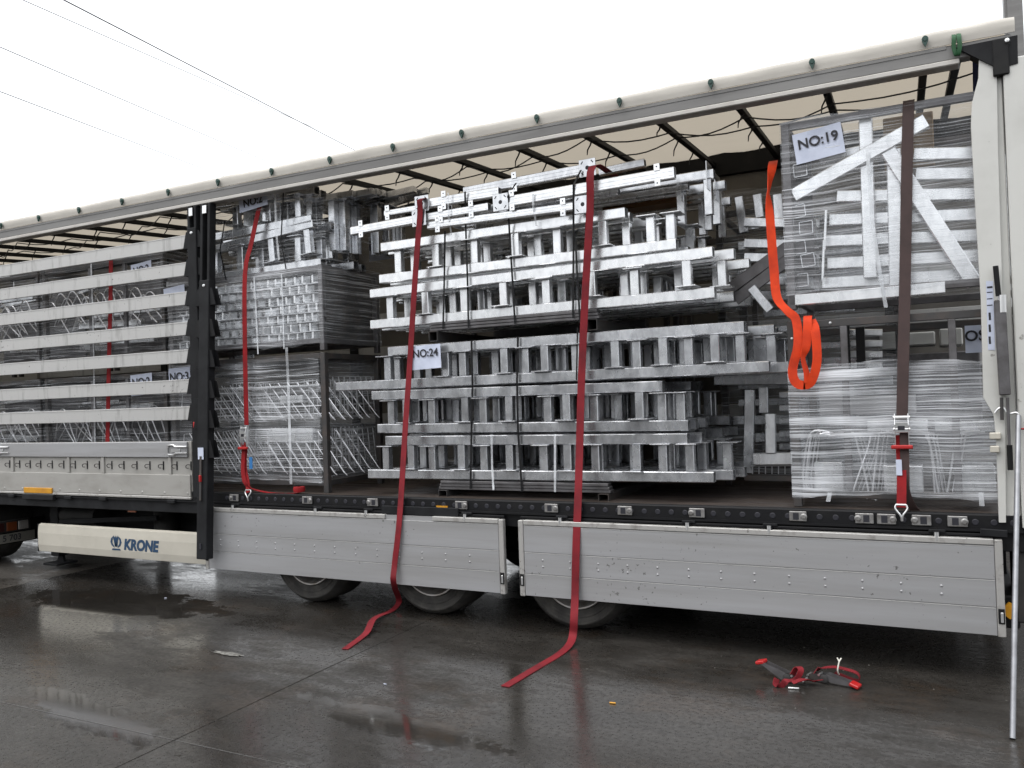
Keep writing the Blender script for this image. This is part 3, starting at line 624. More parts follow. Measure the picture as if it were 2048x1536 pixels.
# rear corner
b = MB(); pts = [(1958, 115), (1993, 132), (1996, 300), (2004, 560), (2010, 800), (2012, 1045), (1998, 1045), (1993, 880), (1988, 830), (1967, 795), (1962, 600), (1950, 400), (1942, 250), (1944, 205), (1957, 155)]
b.prism([U(x, y, -.06) for x, y in pts], (0, .05, 0)); rp = b.build('rear_pillar', CREAMW, T)
b = MB(); q = [U(1998, 420, -.062), U(2012, 420, -.062), U(2022, 1000, -.062), U(2007, 1000, -.062)]
b.box(.345, .44, -.03, .02, .95, 3.72, .005); b.build('pillar_channel', CREAMW, rp)
b = MB(); b.box(.445, .95, -.07, .03, .93, 3.74, .006); b.build('door_edge', CREAMW, rp)
b = MB(); pts = [(1912, 95), (2035, 70), (2036, 126), (2018, 132), (1992, 134), (1958, 118)]
b.prism([U(x, y, -.075) for x, y in pts], (0, .1, 0)); b.build('top_bracket', DGREY, rp)
b = MB(); p = U(2003, 135, -.06); b.box(p.x-.045, p.x+.04, -.085, -.02, p.z-.05, p.z+.17, .006); b.build('bracket_post', BLACK, rp)
b = MB(); b.lathe([(0, -.1), (.012, -.098), (.02, -.07)], (.47, 0, 3.84), 'Y', 14); b.build('bolt', CHROME, rp, smooth=40)
b = MB(); p0, p1 = U(1999, 600, -.09), U(2010, 790, -.09); b.bar(p0, p1, .06, .05, side=(1, 0, 0), ch=.006); b.build('tension_bar', TUBE, rp)
b = MB(); p0, p1 = U(1991, 532, -.1), U(1997, 592, -.1); b.tube([p0, p1], .015, 10); b.build('lever', BLACK, rp, smooth=40)
b = MB(); p0, p1 = U(2005, 590, -.1), U(2006, 625, -.1); b.tube([p0, p1], .022, 12); b.build('ratchet_knob', CHROME, rp, smooth=40)
b = MB(); p0, p1 = U(2015, 795, -.1), U(2019, 900, -.1); b.tube([p0, p1], .009, 8); b.build('lever_rod', TUBE, rp, smooth=40)
b = MB(); p0, p1 = U(2019, 890, -.1), U(2021, 940, -.1); b.tube([p0, p1], .016, 10); b.build('lever', BLACK, rp, smooth=40)
b = MB(); p0, p1 = U(2003, 795, -.09), U(2004, 840, -.09); b.tube([p0, p1], .01, 8); b.build('lever_rod', DSTEEL, rp, smooth=40)
b = MB(); p = U(1991, 885, -.07); b.box(p.x-.03, p.x+.03, -.09, -.05, p.z+.02, p.z+.06, .005); b.box(p.x-.03, p.x+.02, -.09, -.05, p.z-.06, p.z-.02, .005); b.build('catch', CREAM, rp)
b = MB(); q = [U(1972, 562, -.0615), U(1986, 562, -.0615), U(1990, 700, -.0615), U(1976, 700, -.0615)]; b.prism(q, (0, -.001, 0)); st = b.build('instruction_sticker', PAPER, rp)
b = MB()
for k, (y, n) in enumerate(((575, 3), (585, 1), (598, 1), (611, 1))):
    a, c = U(1974, y, -.0628), U(1985, y-1, -.0628); b.bar(a, c, .001, .006 if n == 1 else .012)
for k in range(3):
    a, c = U(1979, 625+k*24, -.0628), U(1980, 640+k*24, -.0628); b.bar(a, c, .001, .012)
tag(b.build('print_lines', INK, st), None, None, kind='stuff')
b = MB(); b.box(.28, .95, -.02, .05, .78, .93, .006); b.build('rear_sill', BLACK, T)
b = MB(); p0, p1 = U(1960, 1064, -.08), U(2015, 1068, -.08); b.bar(p0, p1, .02, .045, ch=.006); b.build('release_handle', DGREY, T)
b = MB(); b.box(.3, .42, .05, 2.4, .3, .5, .01); b.build('underrun_bar', BLACK, T)
b = MB(); b.box(.4, .5, .0, .4, .35, .8, .01); b.build('lamp_housing', MUD, T)
p = U(2018, 1222, -.02); b = MB(); b.prism([p+V((-.03, 0, .02)), p+V((0, 0, .05)), p+V((.03, 0, .04)), p+V((.035, 0, -.03)), p+V((.005, 0, -.05)), p+V((-.02, 0, -.03))], (0, .02, 0)); b.build('reflector', YELLOW, T)
# green cord knotted over the rail
b = MB(); p = U(1913, 92, -.07)
for dx_, w_ in ((-.013, .011), (.014, .012)):
    q = catmull([p+V((dx_, .01, .075)), p+V((dx_, -.014, .045)), p+V((dx_*1.2, -.016, -.01)), p+V((dx_*.5, -.012, -.055)), p+V((dx_*.2, .0, -.06))], 4)
    b.ribbon(q, [V((w_, .004, 0))]*len(q), .006)
tag(b.build('green_cord', GREENC, None, smooth=50), 'green cord knotted round the roof rail near the rear', 'cord')

# side slats in the pockets of the stanchion
for k, z in enumerate(SLZ):
    x1 = -6.43; b = MB(); h = .066
    b.box(XA+.15, x1, -.045, -.02, z-h, z+h, .004)
    b.box(XA+.15, x1-.002, -.048, -.045, z+h-.012, z+h-.003)
    b.build('side_slat', SLAT, T)

# ------------------------------------------------------------------ galvanised comb frames (beam with short posts and base plates)
_cache = {}
def cmesh(key, fn, m):
    if key not in _cache:
        b = MB(); fn(b); o = b.build(key[0], m, local=True); me = o.data; bpy.data.objects.remove(o); _cache[key] = me
    return _cache[key]
def rhs(b, L, w, h, t=.005):     # rectangular hollow section along X, open ends
    o = [(-w/2, -h/2), (w/2, -h/2), (w/2, h/2), (-w/2, h/2)]; c = .006
    out = [(-w/2+c, -h/2), (w/2-c, -h/2), (w/2, -h/2+c), (w/2, h/2-c), (w/2-c, h/2), (-w/2+c, h/2), (-w/2, h/2-c), (-w/2, -h/2+c)]
    inn = [(max(-w/2+t, min(w/2-t, y)), max(-h/2+t, min(h/2-t, z))) for y, z in out]
    n = 8; vs = []
    for x in (-L/2, L/2): vs += [(x, y, z) for y, z in out]
    for x in (-L/2, L/2): vs += [(x, y, z) for y, z in inn]
    fs = []
    for k in range(n):
        j = (k+1) % n
        fs += [(k, k+n, j+n, j), (2*n+j, 3*n+j, 3*n+k, 2*n+k), (k, j, 2*n+j, 2*n+k), (n+j, n+k, 3*n+k, 3*n+j)]
    b.add(vs, fs)
BW = .078
def comb_frame(cx, y, z, L, tilt, posts, up, H, label, group, m=GALV, pw=.066, plate=(.15, .17), yaw=0.):
    """beam centred at (cx, y, z); posts: offsets along the beam; up=True posts rise, else hang"""
    r = thing('post_frame', label, 'steel frame', (cx, y, z), group); r.rotation_euler = (0, tilt, yaw)
    Lk = round(L, 2)
    reuse('beam', cmesh(('beam', Lk, m.name), lambda b: rhs(b, Lk, BW, BW), m), (0, 0, 0), r)
    s = 1 if up else -1; Hh = round(H, 2)
    for q in posts:
        reuse('post', cmesh(('post', Hh, m.name), lambda b: b.box(-pw/2, pw/2, -pw/2, pw/2, -Hh/2, Hh/2, .005), m), (q, 0, s*(BW/2+Hh/2)), r)
        reuse('base_plate', cmesh(('plate', m.name), lambda b: b.box(-plate[0]/2, plate[0]/2, -plate[1]/2, plate[1]/2, -.004, .004, .002), m), (q+random.uniform(-.02, .02), random.uniform(-.015, .015), s*(BW/2+Hh+.004)), r)
    return r
lastp = {}
# post positions are read at the layer's own height
def lay(bundle, lname, top, bot, tp, bp_, rows, pitch, Y0, m):
    (xa, a0, a1), (xb, b0, b1) = top; (xc, c0, c1), (xd, d0, d1) = bot
    def yat(px):
        t = (px-xa)/(xb-xa); s = (px-xc)/(xd-xc)
        return ((a1+(b1-a1)*t)+(c0+(d0-c0)*s))/2
    tp2 = [(px, yat(px)) for px in tp]; bp2 = [(px, yat(px)) for px in bp_]
    lastp.clear()
    def ends(q):
        (x0, p0, p1), (x1, q0, q1) = q
        return U(x0, (p0+p1)/2, Y0-BW/2), U(x1, (q0+q1)/2, Y0-BW/2)
    TA, TB = ends(top); BA, BB = ends(bot)
    for k in range(rows):
        y = Y0+k*pitch
        for up, A, B, pp in ((False, TA, TB, tp2), (True, BA, BB, bp2)):
            j = je = 0.
            if k: j = random.uniform(-.07, .13); je = random.uniform(-.12, .08)
            L = B.x-A.x+je; cx = (A.x+B.x)/2+j; cz = (A.z+B.z)/2+(random.uniform(-.006, .006) if k else 0)
            tilt = -math.atan2(B.z-A.z, B.x-A.x)
            H = (TA.z+TB.z)/2-(BA.z+BB.z)/2-BW-.012
            if k == 0: ps = [U(px, py, Y0-.033).x-cx for px, py in pp]; lastp[up] = ps
            else: ps = [q+random.uniform(-.07, .07)+(.1 if k % 2 else -.06) for q in lastp[up]]
            ps = [q for q in ps if abs(q) < L/2-.02]
            lab = 'galvanised frame, posts %s, %s layer of the %s bundle, %s' % ('rising' if up else 'hanging', lname, bundle, 'front row' if k == 0 else ordinal(k)+' row from front')
            comb_frame(cx, y, cz, L, tilt, ps, up, H, lab, 'galvanised comb frames in the two strapped bundles', m)
YB = .2
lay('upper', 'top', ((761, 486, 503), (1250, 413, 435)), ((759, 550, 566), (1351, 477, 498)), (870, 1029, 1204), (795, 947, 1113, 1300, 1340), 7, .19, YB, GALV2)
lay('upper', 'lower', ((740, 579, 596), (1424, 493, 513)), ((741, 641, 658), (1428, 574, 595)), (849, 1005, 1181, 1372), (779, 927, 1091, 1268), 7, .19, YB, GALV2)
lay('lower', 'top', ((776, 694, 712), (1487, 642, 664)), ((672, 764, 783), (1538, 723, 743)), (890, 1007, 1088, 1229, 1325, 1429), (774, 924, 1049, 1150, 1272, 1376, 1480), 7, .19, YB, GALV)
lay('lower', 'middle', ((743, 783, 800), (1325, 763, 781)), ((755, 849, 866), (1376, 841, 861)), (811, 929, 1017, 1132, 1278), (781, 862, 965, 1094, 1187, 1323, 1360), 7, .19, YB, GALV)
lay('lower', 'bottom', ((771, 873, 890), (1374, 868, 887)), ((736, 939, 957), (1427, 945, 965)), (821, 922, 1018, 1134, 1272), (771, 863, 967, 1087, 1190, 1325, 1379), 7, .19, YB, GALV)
# bearers under the bundles
def bearer(pl, pr_, y0, y1, label, foot_px=()):
    A, B = U(pl[0], pl[1], .17), U(pr_[0], pr_[1], .17); zt = (A.z+B.z)/2
    r = thing('bearer', label, 'bearer', (A.x, .2, zt-.14), 'steel bearers under the bundles')
    h = .075
    for k in range(3):
        b = MB(); b.box(A.x+.01*k, B.x-.008*k, y0-.004*k, y0+.08, zt-h+k*h/3+.001, zt-h+(k+1)*h/3-.001, .003); b.build('strip', TUBE, r)
    b = MB(); b.box(A.x, B.x, y1-.08, y1, zt-h, zt, .003); b.build('rear_strip', TUBE, r)
    for x in (A.x+.05, B.x-.05):
        me = MB(); rhs(me, y1-y0+.05, .085, .085)
        o = me.build('cross_tube', DSTEEL, r, local=True); o.location = V((x, (y0+y1)/2, zt-h-.045))-r.location; o.rotation_euler = (0, 0, math.pi/2)
    return r
bearer((861, 649), (1199, 614), .15, 1.4, 'grey steel bearer with square tubes under the upper bundle')
bearer((880, 961), (1222, 966), .15, 1.4, 'grey steel bearer with square tubes on the deck under the lower bundle')
# long posts with lugs and slotted end plates lying on the upper bundle
def long_post(pa, pb, Y, h, label, plates=(), lugs=(), m=GALV2, w=.06):
    A, B = U(*pa, Y), U(*pb, Y); d = B-A; L = d.length
    r = thing('long_post', label, 'steel post', (A+B)/2, 'long galvanised posts on the upper bundle'); r.rotation_euler = (0, -math.atan2(d.z, d.x), 0)
    o = MB(); rhs(o, L, w, h); o.box(-L/2+.01, L/2-.01, -w/2-.003, -w/2+.001, h*.12, h*.2); o.box(-L/2+.01, L/2-.01, -w/2-.003, -w/2+.001, -h*.24, -h*.16)
    o.build('tube', m, r, local=True)
    for t in plates:
        q = MB(); S = .068; q.box(t*L/2-.006, t*L/2+.1306, -w/2-.012, -w/2-.004, -S, S, .003); p = q.build('end_plate', GALV, r, local=True)
        q = MB(); cx = t*L/2+.062
        for sx in (-1, 1):
            for sz in (-1, 1):
                c = V((cx+sx*.042, -w/2-.0125, sz*.043)); q.bar(c+V((-.008*sx*-1, 0, -.01*sz)), c+V((.008*sx*-1, 0, .01*sz)), .001, .008)
        q.lathe([(0, -w/2-.0126), (.016, -w/2-.0126), (.0165, -w/2-.012)], (cx, 0, 0), 'Y', 14)
        q.build('slots', INK, p, local=True)
    for t in lugs:
        for s in (-1, 1):
            q = MB(); q.box(t*L/2-.022, t*L/2+.022, -w/2-.009, -w/2-.003, s*h/2-.012 if s > 0 else -h/2-.04, h/2+.04 if s > 0 else -h/2+.012, .002)
            l = q.build('lug', GALV2, r, local=True)
            q = MB(); q.lathe([(0, -w/2-.0096), (.006, -w/2-.0096), (.0062, -w/2-.009)], (t*L/2, 0, s*(h/2+.018)), 'Y', 10); q.build('hole', INK, l, local=True)
    return r
long_post((705, 463), (852, 436), .1, .07, 'short left white post jutting past the upper bundle, with lugs', plates=(.72,), lugs=(-.7,))
long_post((851, 436), (979, 414), .115, .062, 'ribbed post on the upper bundle between first strap and the middle band', lugs=(-.45, .5))
long_post((858, 452), (1166, 411), .115, .06, 'lowest long ribbed post lying on the upper bundle', plates=(.93,), lugs=(-.85, .78))
long_post((836, 411), (1000, 384), .12, .075, 'topmost ribbed post at the left strap, with slotted plate', plates=(-1.0,), lugs=(-.3,))
long_post((995, 408), (1350, 346), .1, .085, 'longest ribbed post reaching the right end of the upper bundle', plates=(-1.02,), lugs=(-.8, .83))
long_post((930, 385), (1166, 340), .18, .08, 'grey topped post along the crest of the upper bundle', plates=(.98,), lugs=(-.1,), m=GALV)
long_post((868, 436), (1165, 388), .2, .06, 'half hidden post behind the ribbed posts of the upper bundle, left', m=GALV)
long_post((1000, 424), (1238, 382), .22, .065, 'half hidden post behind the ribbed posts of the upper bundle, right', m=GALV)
long_post((1200, 345), (1290, 326), .42, .06, 'dark short post stub on the crest right of the second strap', m=GALV)
long_post((772, 428), (842, 416), .22, .05, 'thin pale post behind the first strap on the upper bundle', lugs=(-.8,))
for k in range(6):
    y = .38+k*.17; dx = random.uniform(-.1, .15)
    A = U(880, 425, .2); B = U(1350, 350, .2)
    r = thing('long_post', 'long post on the upper bundle, %s row behind the front posts' % ordinal(k), 'steel post', ((A.x+B.x)/2+dx, y, (A.z+B.z)/2+random.uniform(-.03, .01)), 'long galvanised posts on the upper bundle')
    r.rotation_euler = (0, -math.atan2(B.z-A.z, B.x-A.x), random.uniform(-.01, .01))
    L = 2.2+random.uniform(-.2, .25)
    reuse('tube', cmesh(('lp', round(L, 1)), lambda b: rhs(b, round(L, 1), .07, .07), GALV), (0, 0, 0), r)
    for t in (-.85, .95): q = MB(); q.box(t*L/2-.004, t*L/2+.004, -.08, .08, -.12, .09, .002); q.build('end_plate', GALV, r, local=True)
    q = MB(); q.box(L/2-.1, L/2-.04, -.03, .03, -.3, -.035, .004); q.build('leg', GALV, r, local=True)
b = MB(); p = U(1242, 398, .75); b.box(p.x-.16, p.x+.5, .72, .95, p.z-.09, p.z+.06, .01); tag(b.build('timber_block', WOOD), 'brown timber block wedged behind the posts of the upper bundle', 'timber')

# ------------------------------------------------------------------ racks
def rack(x0, x1, y0, y1, z0, z1, label, feet=True, m=DSTEEL, w=.05, mids=(), bolts=False):
    r = thing('steel_rack', label, 'rack', (x0, y0, z0), 'steel racks on the deck')
    for x in (x0+w/2, x1-w/2):
        for y in (y0+w/2, y1-w/2):
            b = MB(); b.box(x-w/2, x+w/2, y-w/2, y+w/2, z0, z1, .004); b.build('upright', m, r)
    for z in (z0+.09, z1-.03):
        for y in (y0+w/2-.003, y1-w/2+.003):
            b = MB(); b.bar((x0+w, y, z), (x1-w, y, z), .04, .05, ch=.003); b.build('rail', m, r)
        for x in (x0+w/2, x1-w/2):
            b = MB(); b.bar((x, y0+w, z+.001), (x, y1-w, z+.001), .04, .05, side=(1, 0, 0), ch=.003); b.build('side_rail', m, r)
    for x in mids:
        b = MB(); b.box(x-.022, x+.022, y0+.003, y0+.035, z0+.115, z1-.055, .003); b.build('mid_bar', TUBE, r)
    if bolts:
        for x, z in ((x0+.03, z1-.12), (x0+.28, z1-.03), (x1-.2, z1-.03)):
            b = MB(); b.lathe([(0, -.006), (.008, -.005), (.011, .003)], (x, y0, z), 'Y', 10); b.build('bolt', CHROME, r, smooth=40)
    return r
def film(x0, x1, y0, y1, z0, z1, m, label, seed=0, amp=.004):
    rnd = random.Random(seed); b = MB(); per = []
    n1 = max(6, int((x1-x0)/.07)); n2 = max(4, int((y1-y0)/.1))
    for i in range(n1): per.append((x0+(x1-x0)*i/n1, y0, 0, -1))
    for i in range(n2): per.append((x1, y0+(y1-y0)*i/n2, 1, 0))
    for i in range(n1): per.append((x1-(x1-x0)*i/n1, y1, 0, 1))
    for i in range(n2): per.append((x0, y1-(y1-y0)*i/n2, -1, 0))
    nz = max(8, int((z1-z0)/.035)); n = len(per)
    for k in range(nz+1):
        z = z0+(z1-z0)*k/nz; rowo = rnd.uniform(-amp, amp)
        for (x, y, ax, ay) in per:
            w = rowo+amp*.7*math.sin(x*9+z*4+seed)+amp*.5*math.sin(y*11+z*13)
            zz = z+(.015*math.sin(x*5+seed)+.008*math.sin(x*17) if k in (0, nz) else 0)
            b.v.append((x+ax*w, y+ay*w, zz))
    for k in range(nz):
        for i in range(n): j = (i+1) % n; b.f.append((k*n+i, k*n+j, (k+1)*n+j, (k+1)*n+i))
    o = b.build('stretch_film', m, smooth=80); return tag(o, label, 'film', 'clear stretch film round the racks')
def paper(px0, py0, px1, py1, Y, body, label, tilt=0., size=.32, curl=.01, dx=0., dz=0.):
    A, B = U(px0, (py0+py1)/2, Y), U(px1, (py0+py1)/2, Y); zt, zb_ = U((px0+px1)/2, py0, Y).z, U((px0+px1)/2, py1, Y).z
    W, H = B.x-A.x, zt-zb_; c = V(((A.x+B.x)/2, Y, (zt+zb_)/2)); xd = V((math.cos(tilt), 0, math.sin(tilt))); zd = V((-math.sin(tilt), 0, math.cos(tilt)))
    b = MB(); n, m_ = 10, 6
    for s in (0, .0008):
        for j in range(m_+1):
            for i in range(n+1):
                u, v = i/n-.5, j/m_-.5
                b.v.append(tuple(c+xd*u*W+zd*v*H+V((0, -curl*(u*u*4)*(.5-v)*.6+s+.002*math.sin(7*u+5*v), 0))))
    N = (n+1)*(m_+1)
    for j in range(m_):
        for i in range(n):
            a = j*(n+1)+i; b.f.append((a, a+1, a+n+2, a+n+1)); b.f.append((N+a, N+a+n+1, N+a+n+2, N+a+1))
    o = b.build('paper_sign', PAPER, smooth=70); tag(o, label, 'sign', 'printed paper number signs')
    if body:
        o.location = c; me = o.data
        for vv in me.vertices: vv.co -= c
        text('lettering', body, H*size*1.35, c+xd*dx*W+zd*(.1+dz)*H+V((0, -curl*.3-.003, 0)), xd, zd, INK, o, bold=.022)
    return o
paper(822, 690, 882, 738, .095, 'NO:24', 'white paper sign reading NO:24 on the lower bundle beside the left strap', tilt=.03, size=.33, dz=.05)
# --- right hand racks -------------------------------------------------------
RX0, RX1, RY0, RY1 = -.88, .62, .1, 1.15
rack(RX0, RX1, RY0, RY1, 1.0, 2.27, 'lower right steel rack on the deck beside the rear pillar', mids=(-.52, .12), bolts=True, w=.055)
rack(RX0+.01, RX1, RY0, RY1, 2.345, 3.635, 'upper right steel rack under the roof beside the rear pillar', m=TUBE, w=.055)
film(RX0-.006, RX1+.006, RY0-.012, RY1+.01, 1.08, 1.96, FILM_D, 'dense cloudy stretch film round the lower right rack', 3)
film(RX0+.004, RX1+.006, RY0-.012, RY1+.01, 2.44, 3.63, FILM, 'streaky stretch film round the upper right rack', 5)
def gbar(pts_a, pts_b, Y, w, label, name='square_tube', group='galvanised square tubes in the racks', m=GALV2, d=.06):
    A, B = U(*pts_a, Y), U(*pts_b, Y); L = (B-A).length
    o = MB(); rhs(o, L, d, w); q = o.build(name, m, local=True); q.location = (A+B)/2
    dd = B-A; q.rotation_euler = (0, -math.atan2(dd.z, dd.x), 0)
    return tag(q, label, 'steel tube', group)
gbar((1588, 392), (1852, 243), .15, .095, 'long white tube rising to the right behind sign NO:19')
gbar((1731, 240), (1741, 555), .19, .085, 'upright white tube right of sign NO:19 with clear tape')
gbar((1787, 300), (1793, 580), .2, .085, 'second upright white tube, left of the brown strap')
gbar((1775, 300), (1950, 570), .165, .095, 'white tube slanting down to the right under the brown strap')
gbar((1580, 602), (1890, 575), .13, .075, 'bright white tube along the bottom of the upper right rack')
for k, (x0_, y, y_) in enumerate(((1828, 310, 307), (1832, 350, 347), (1675, 394, 388), (1660, 441, 428), (1650, 483, 470), (1656, 528, 509), (1646, 567, 546))):
    gbar((x0_, y), (2003, y_), .27+.006*k, .08, 'level white tube in the upper right rack, %s from top' % ordinal(k), d=.07)
for k, (x0_, y) in enumerate(((1640, 300), (1655, 330))):
    gbar((x0_, y+20), (1725, y), .33, .06, 'short pale tube beside sign NO:19, %s' % ('upper', 'lower')[k], m=GALV)
rnd = random.Random(4)
for k, (px, py) in enumerate(((1600, 340), (1597, 422), (1612, 455), (1598, 495), (1616, 520), (1603, 560))):
    p = U(px, py, .17); o = MB(); rhs(o, .6, .09, .09, .005); 
    q = o.build('square_tube', GALV, local=True); q.location = p+V((0, .3, 0)); cp_ = MB(); cp_.box(-.285, .285, -.039, .039, -.039, .039); cp_.build('end_cap', TUBE, q, local=True)
    q.rotation_euler = Euler((0, 0, math.pi/2)); q.rotation_euler.rotate_axis('X', rnd.uniform(-.12, .12))
    tag(q, 'square tube seen end on below sign NO:19, %s from top' % ordinal(k), 'steel tube', 'galvanised square tubes in the racks')
p0, p1 = U(1600, 350, .5), U(1640, 560, .5); b = MB(); b.box(p0.x-.02, p1.x, .24, .26, p1.z, p0.z+.1); tag(b.build('steel_sheet', TUBE), 'grey steel sheet behind the tube ends under sign NO:19', 'sheet')
p0, p1 = U(1765, 232, .5), U(1870, 330, .5)
b = MB(); b.box(p0.x, p1.x, .5, .9, p1.z, p0.z-.02, .006); tag(b.build('cardboard_box', CARDB), 'brown cardboard box behind film in the upper right rack', 'box')
for k, (x, y) in enumerate(((1652, 480), (1648, 540))):
    A, B = U(x, y-60, .16), U(x-3, y+20, .16); b = MB(); b.bar(A, B, .012, .016, ch=.002); tag(b.build('flat_bar', GALV2), 'thin upright flat bar left in the upper right rack, %s' % ('upper' if k == 0 else 'lower'), 'flat bar', 'flat bars in the upper right rack')
paper(1588, 256, 1687, 318, .082, 'NO:19', 'white paper sign reading NO:19 on the upper right rack', tilt=.12, size=.33)
# lower right contents: bent wire loops, boxes of plates
def loop(px_pts, Y, r, label, group, m=WIRE, name='wire_loop', cat='wire loop', k=5, dy=0.):
    pts = [U(x, y, Y)+V((0, dy*i/len(px_pts), 0)) for i, (x, y) in enumerate(px_pts)]
    b = MB(); b.tube(catmull(pts, k), r, 6); return tag(b.build(name, m, smooth=60), label, cat, group)
LOOPS = [[(1610, 985), (1606, 940), (1622, 866), (1660, 865), (1640, 868)], [(1660, 868), (1700, 866), (1712, 880), (1738, 990), (1722, 985)], [(1745, 985), (1757, 880), (1768, 866), (1850, 865), (1858, 880), (1878, 990)], [(1870, 985), (1862, 900), (1850, 866)], [(1895, 985), (1912, 880), (1920, 866), (1960, 862)], [(1622, 870), (1612, 960), (1625, 980), (1690, 984)], [(1705, 985), (1735, 900), (1742, 868)]]
for k, q in enumerate(LOOPS):
    for j in range(3):
        loop([(x+j*7+(3 if j else 0), y+j*2) for x, y in q], .112+.07*j, .0075 if j == 0 else .005, 'bent wire loop in the lower right rack, %s from left, %s' % (ordinal(k), ('front', 'middle', 'rear')[j]), 'bent wire loops in the lower right rack')
for k, (a, c, y0, y1, Y) in enumerate(((1630, 1685, 925, 985, .2), (1768, 1845, 932, 985, .2), (1920, 1990, 932, 985, .2), (1735, 1855, 840, 864, .24), (1870, 1990, 842, 862, .24), (1690, 1830, 790, 830, .3), (1640, 1700, 770, 830, .35))):
    A, B = U(a, y1, Y), U(c, y0, Y); b = MB(); b.box(A.x, B.x, Y, Y+.3, A.z, B.z, .004)
    tag(b.build('plate_stack', GALV2 if k < 5 else ALU), 'pale block of stacked plates behind film in the lower right rack, %s' % ('lower left', 'lower middle', 'lower right', 'upper middle', 'upper right', 'topmost wide', 'topmost left')[k], 'plate stack', 'stacked plates in the lower right rack')
b = MB(); p = U(1587, 870, .16); b.bar(U(1587, 870, .13), U(1590, 812, .13), .012, .016); tag(b.build('flat_bar', GALV2), 'short bright upright bar at the left of the lower right rack', 'flat bar')
# things behind the lower right rack, far side of the deck
for k, (a, y0, c, y1) in enumerate(((1760, 660, 1812, 700), (1815, 662, 1870, 692), (1880, 655, 1925, 692))):
    A, B = U(a, y1, 1.5), U(c, y0, 1.5); b = MB(); b.box(A.x, B.x, 1.5, 1.9, A.z, B.z, .01); tag(b.build('cream_box', CREAMW), 'cream box behind the lower right rack, %s from left' % ordinal(k), 'box', 'cream boxes on the far side')
A, B = U(1755, 1000, 1.45), U(1960, 700, 1.45); b = MB(); b.box(A.x, B.x, 1.45, 2.2, 1.3, B.z, .01); tag(b.build('steel_crate', TUBE), 'grey steel crate on the far side behind the lower right rack', 'crate')
p = paper(1930, 650, 1985, 705, .9, 'OS', 'blue grey paper with OS print behind the lower right rack', size=.4, dx=-.12)
for k, (x, y0, y1) in enumerate(((1690, 650, 740), (1720, 655, 745))):
    A, B = U(x, y0, .8), U(x+3, y1, .8); b = MB(); b.bar(A, B, .05, .06); tag(b.build('dark_post', BLACK), 'dark upright post inside the lower right rack, %s' % ('left', 'right')[k], 'post', 'dark posts inside the rack')
for k in range(4):
    gbar((1700, 665+k*22), (1765, 660+k*22+5), 1.0, .05, 'short tube deep in the lower right rack, %s from top' % ordinal(k))
# --- goods in the gap between bundles and right racks ------------------------
gx0, gx1 = -1.75, .3
rack(-1.62, -.2, 1.35, 2.25, 1.0, 3.35, 'tall steel rack on the far side between bundle and right racks')
film(-1.63, -.19, 1.34, 2.26, 1.1, 3.5, FILM, 'thin stretch film round the far rack behind the orange strap', 9)
for k, y in enumerate((445, 487, 515, 560, 590)):
    gbar((1490, y), (1640, y+3), 1.1+.02*k, .075, 'level grey tube behind the orange strap, %s from top' % ordinal(k), m=GALV)
gbar((1450, 585), (1580, 490), .62, .09, 'upper slanting grey bar left of the orange strap', 'flat_bar', 'slanting bars behind the orange strap', m=TUBE, d=.02)
gbar((1470, 600), (1590, 510), .6, .09, 'lower slanting grey bar left of the orange strap', 'flat_bar', 'slanting bars behind the orange strap', m=TUBE, d=.02)
gbar((1503, 575), (1540, 620), .56, .07, 'short grey bar slanting down right beneath the slanting pair', 'flat_bar', 'slanting bars behind the orange strap', m=GALV, d=.02)
for k, (x0, y0, x1, y1) in enumerate(((1478, 395, 1488, 465), (1515, 390, 1520, 435), (1555, 390, 1558, 440))):
    gbar((x0, y0), (x1, y1), 1.25, .07, 'upright pale tube in the far wrapped rack, %s from left' % ordinal(k), m=GALV)
rnd = random.Random(77)
for k in range(14):
    z = 1.25+k*.15; b = MB(); xa, xb_ = -1.56+rnd.uniform(0, .35), -.26-rnd.uniform(0, .3)
    b.bar((xa, 1.42+rnd.uniform(0, .06), z), (xb_, 1.42+rnd.uniform(0, .1), z+rnd.uniform(-.04, .04)), .07, rnd.uniform(.05, .08), ch=.004)
    tag(b.build('square_tube', GALV), 'level tube in the far wrapped rack behind the orange strap, %s from bottom' % ordinal(k), 'steel tube', 'tubes in the far wrapped rack')
# a stack standing behind the lower bundle's right end
gbar((1430, 758), (1600, 757), .95, .1, 'long grey beam level behind the right end of the lower bundle', m=GALV)
gbar((1500, 780), (1497, 945), .8, .075, 'upright galvanised tube right of the lower bundle', m=GALV)
gbar((1527, 775), (1528, 825), .85, .07, 'short upright tube hanging right of the lower bundle', m=GALV)
gbar((1541, 828), (1542, 905), .7, .075, 'short bright upright tube left of the lower right rack', m=GALV2)
gbar((1508, 918), (1590, 917), .72, .09, 'level white tube at the foot beside the lower right rack', m=GALV2)
for k in range(5):
    gbar((1560, 790+k*26), (1600, 789+k*26), 1.05, .05, 'short stub tube beside the lower right rack, %s from top' % ordinal(k), m=GALV)
for k in range(7):
    A, B = U(1505+k*13, 932, .75), U(1505+k*13, 948, .75); b = MB(); b.tube([A, B], .004, 5)
    tag(b.build('mesh_wire', WIRE), 'thin mesh wire near the deck left of the lower right rack, %s' % ordinal(k), 'wire', 'mesh wires')
b = MB(); b.tube([U(1502, 932, .75), U(1600, 931, .75)], .004, 5); tag(b.build('mesh_wire', WIRE), 'long level mesh wire near the deck', 'wire', 'mesh wires')
gbar((1490, 955), (1600, 957), .8, .05, 'dark low rail on the deck left of the lower right rack', m=DSTEEL)
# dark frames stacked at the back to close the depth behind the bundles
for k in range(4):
    rack(-4.3+.72*k, -3.62+.72*k, 1.75, 2.3, 1.0, 3.2, 'dark rack at the far side behind the bundles, %s from left' % ordinal(k))
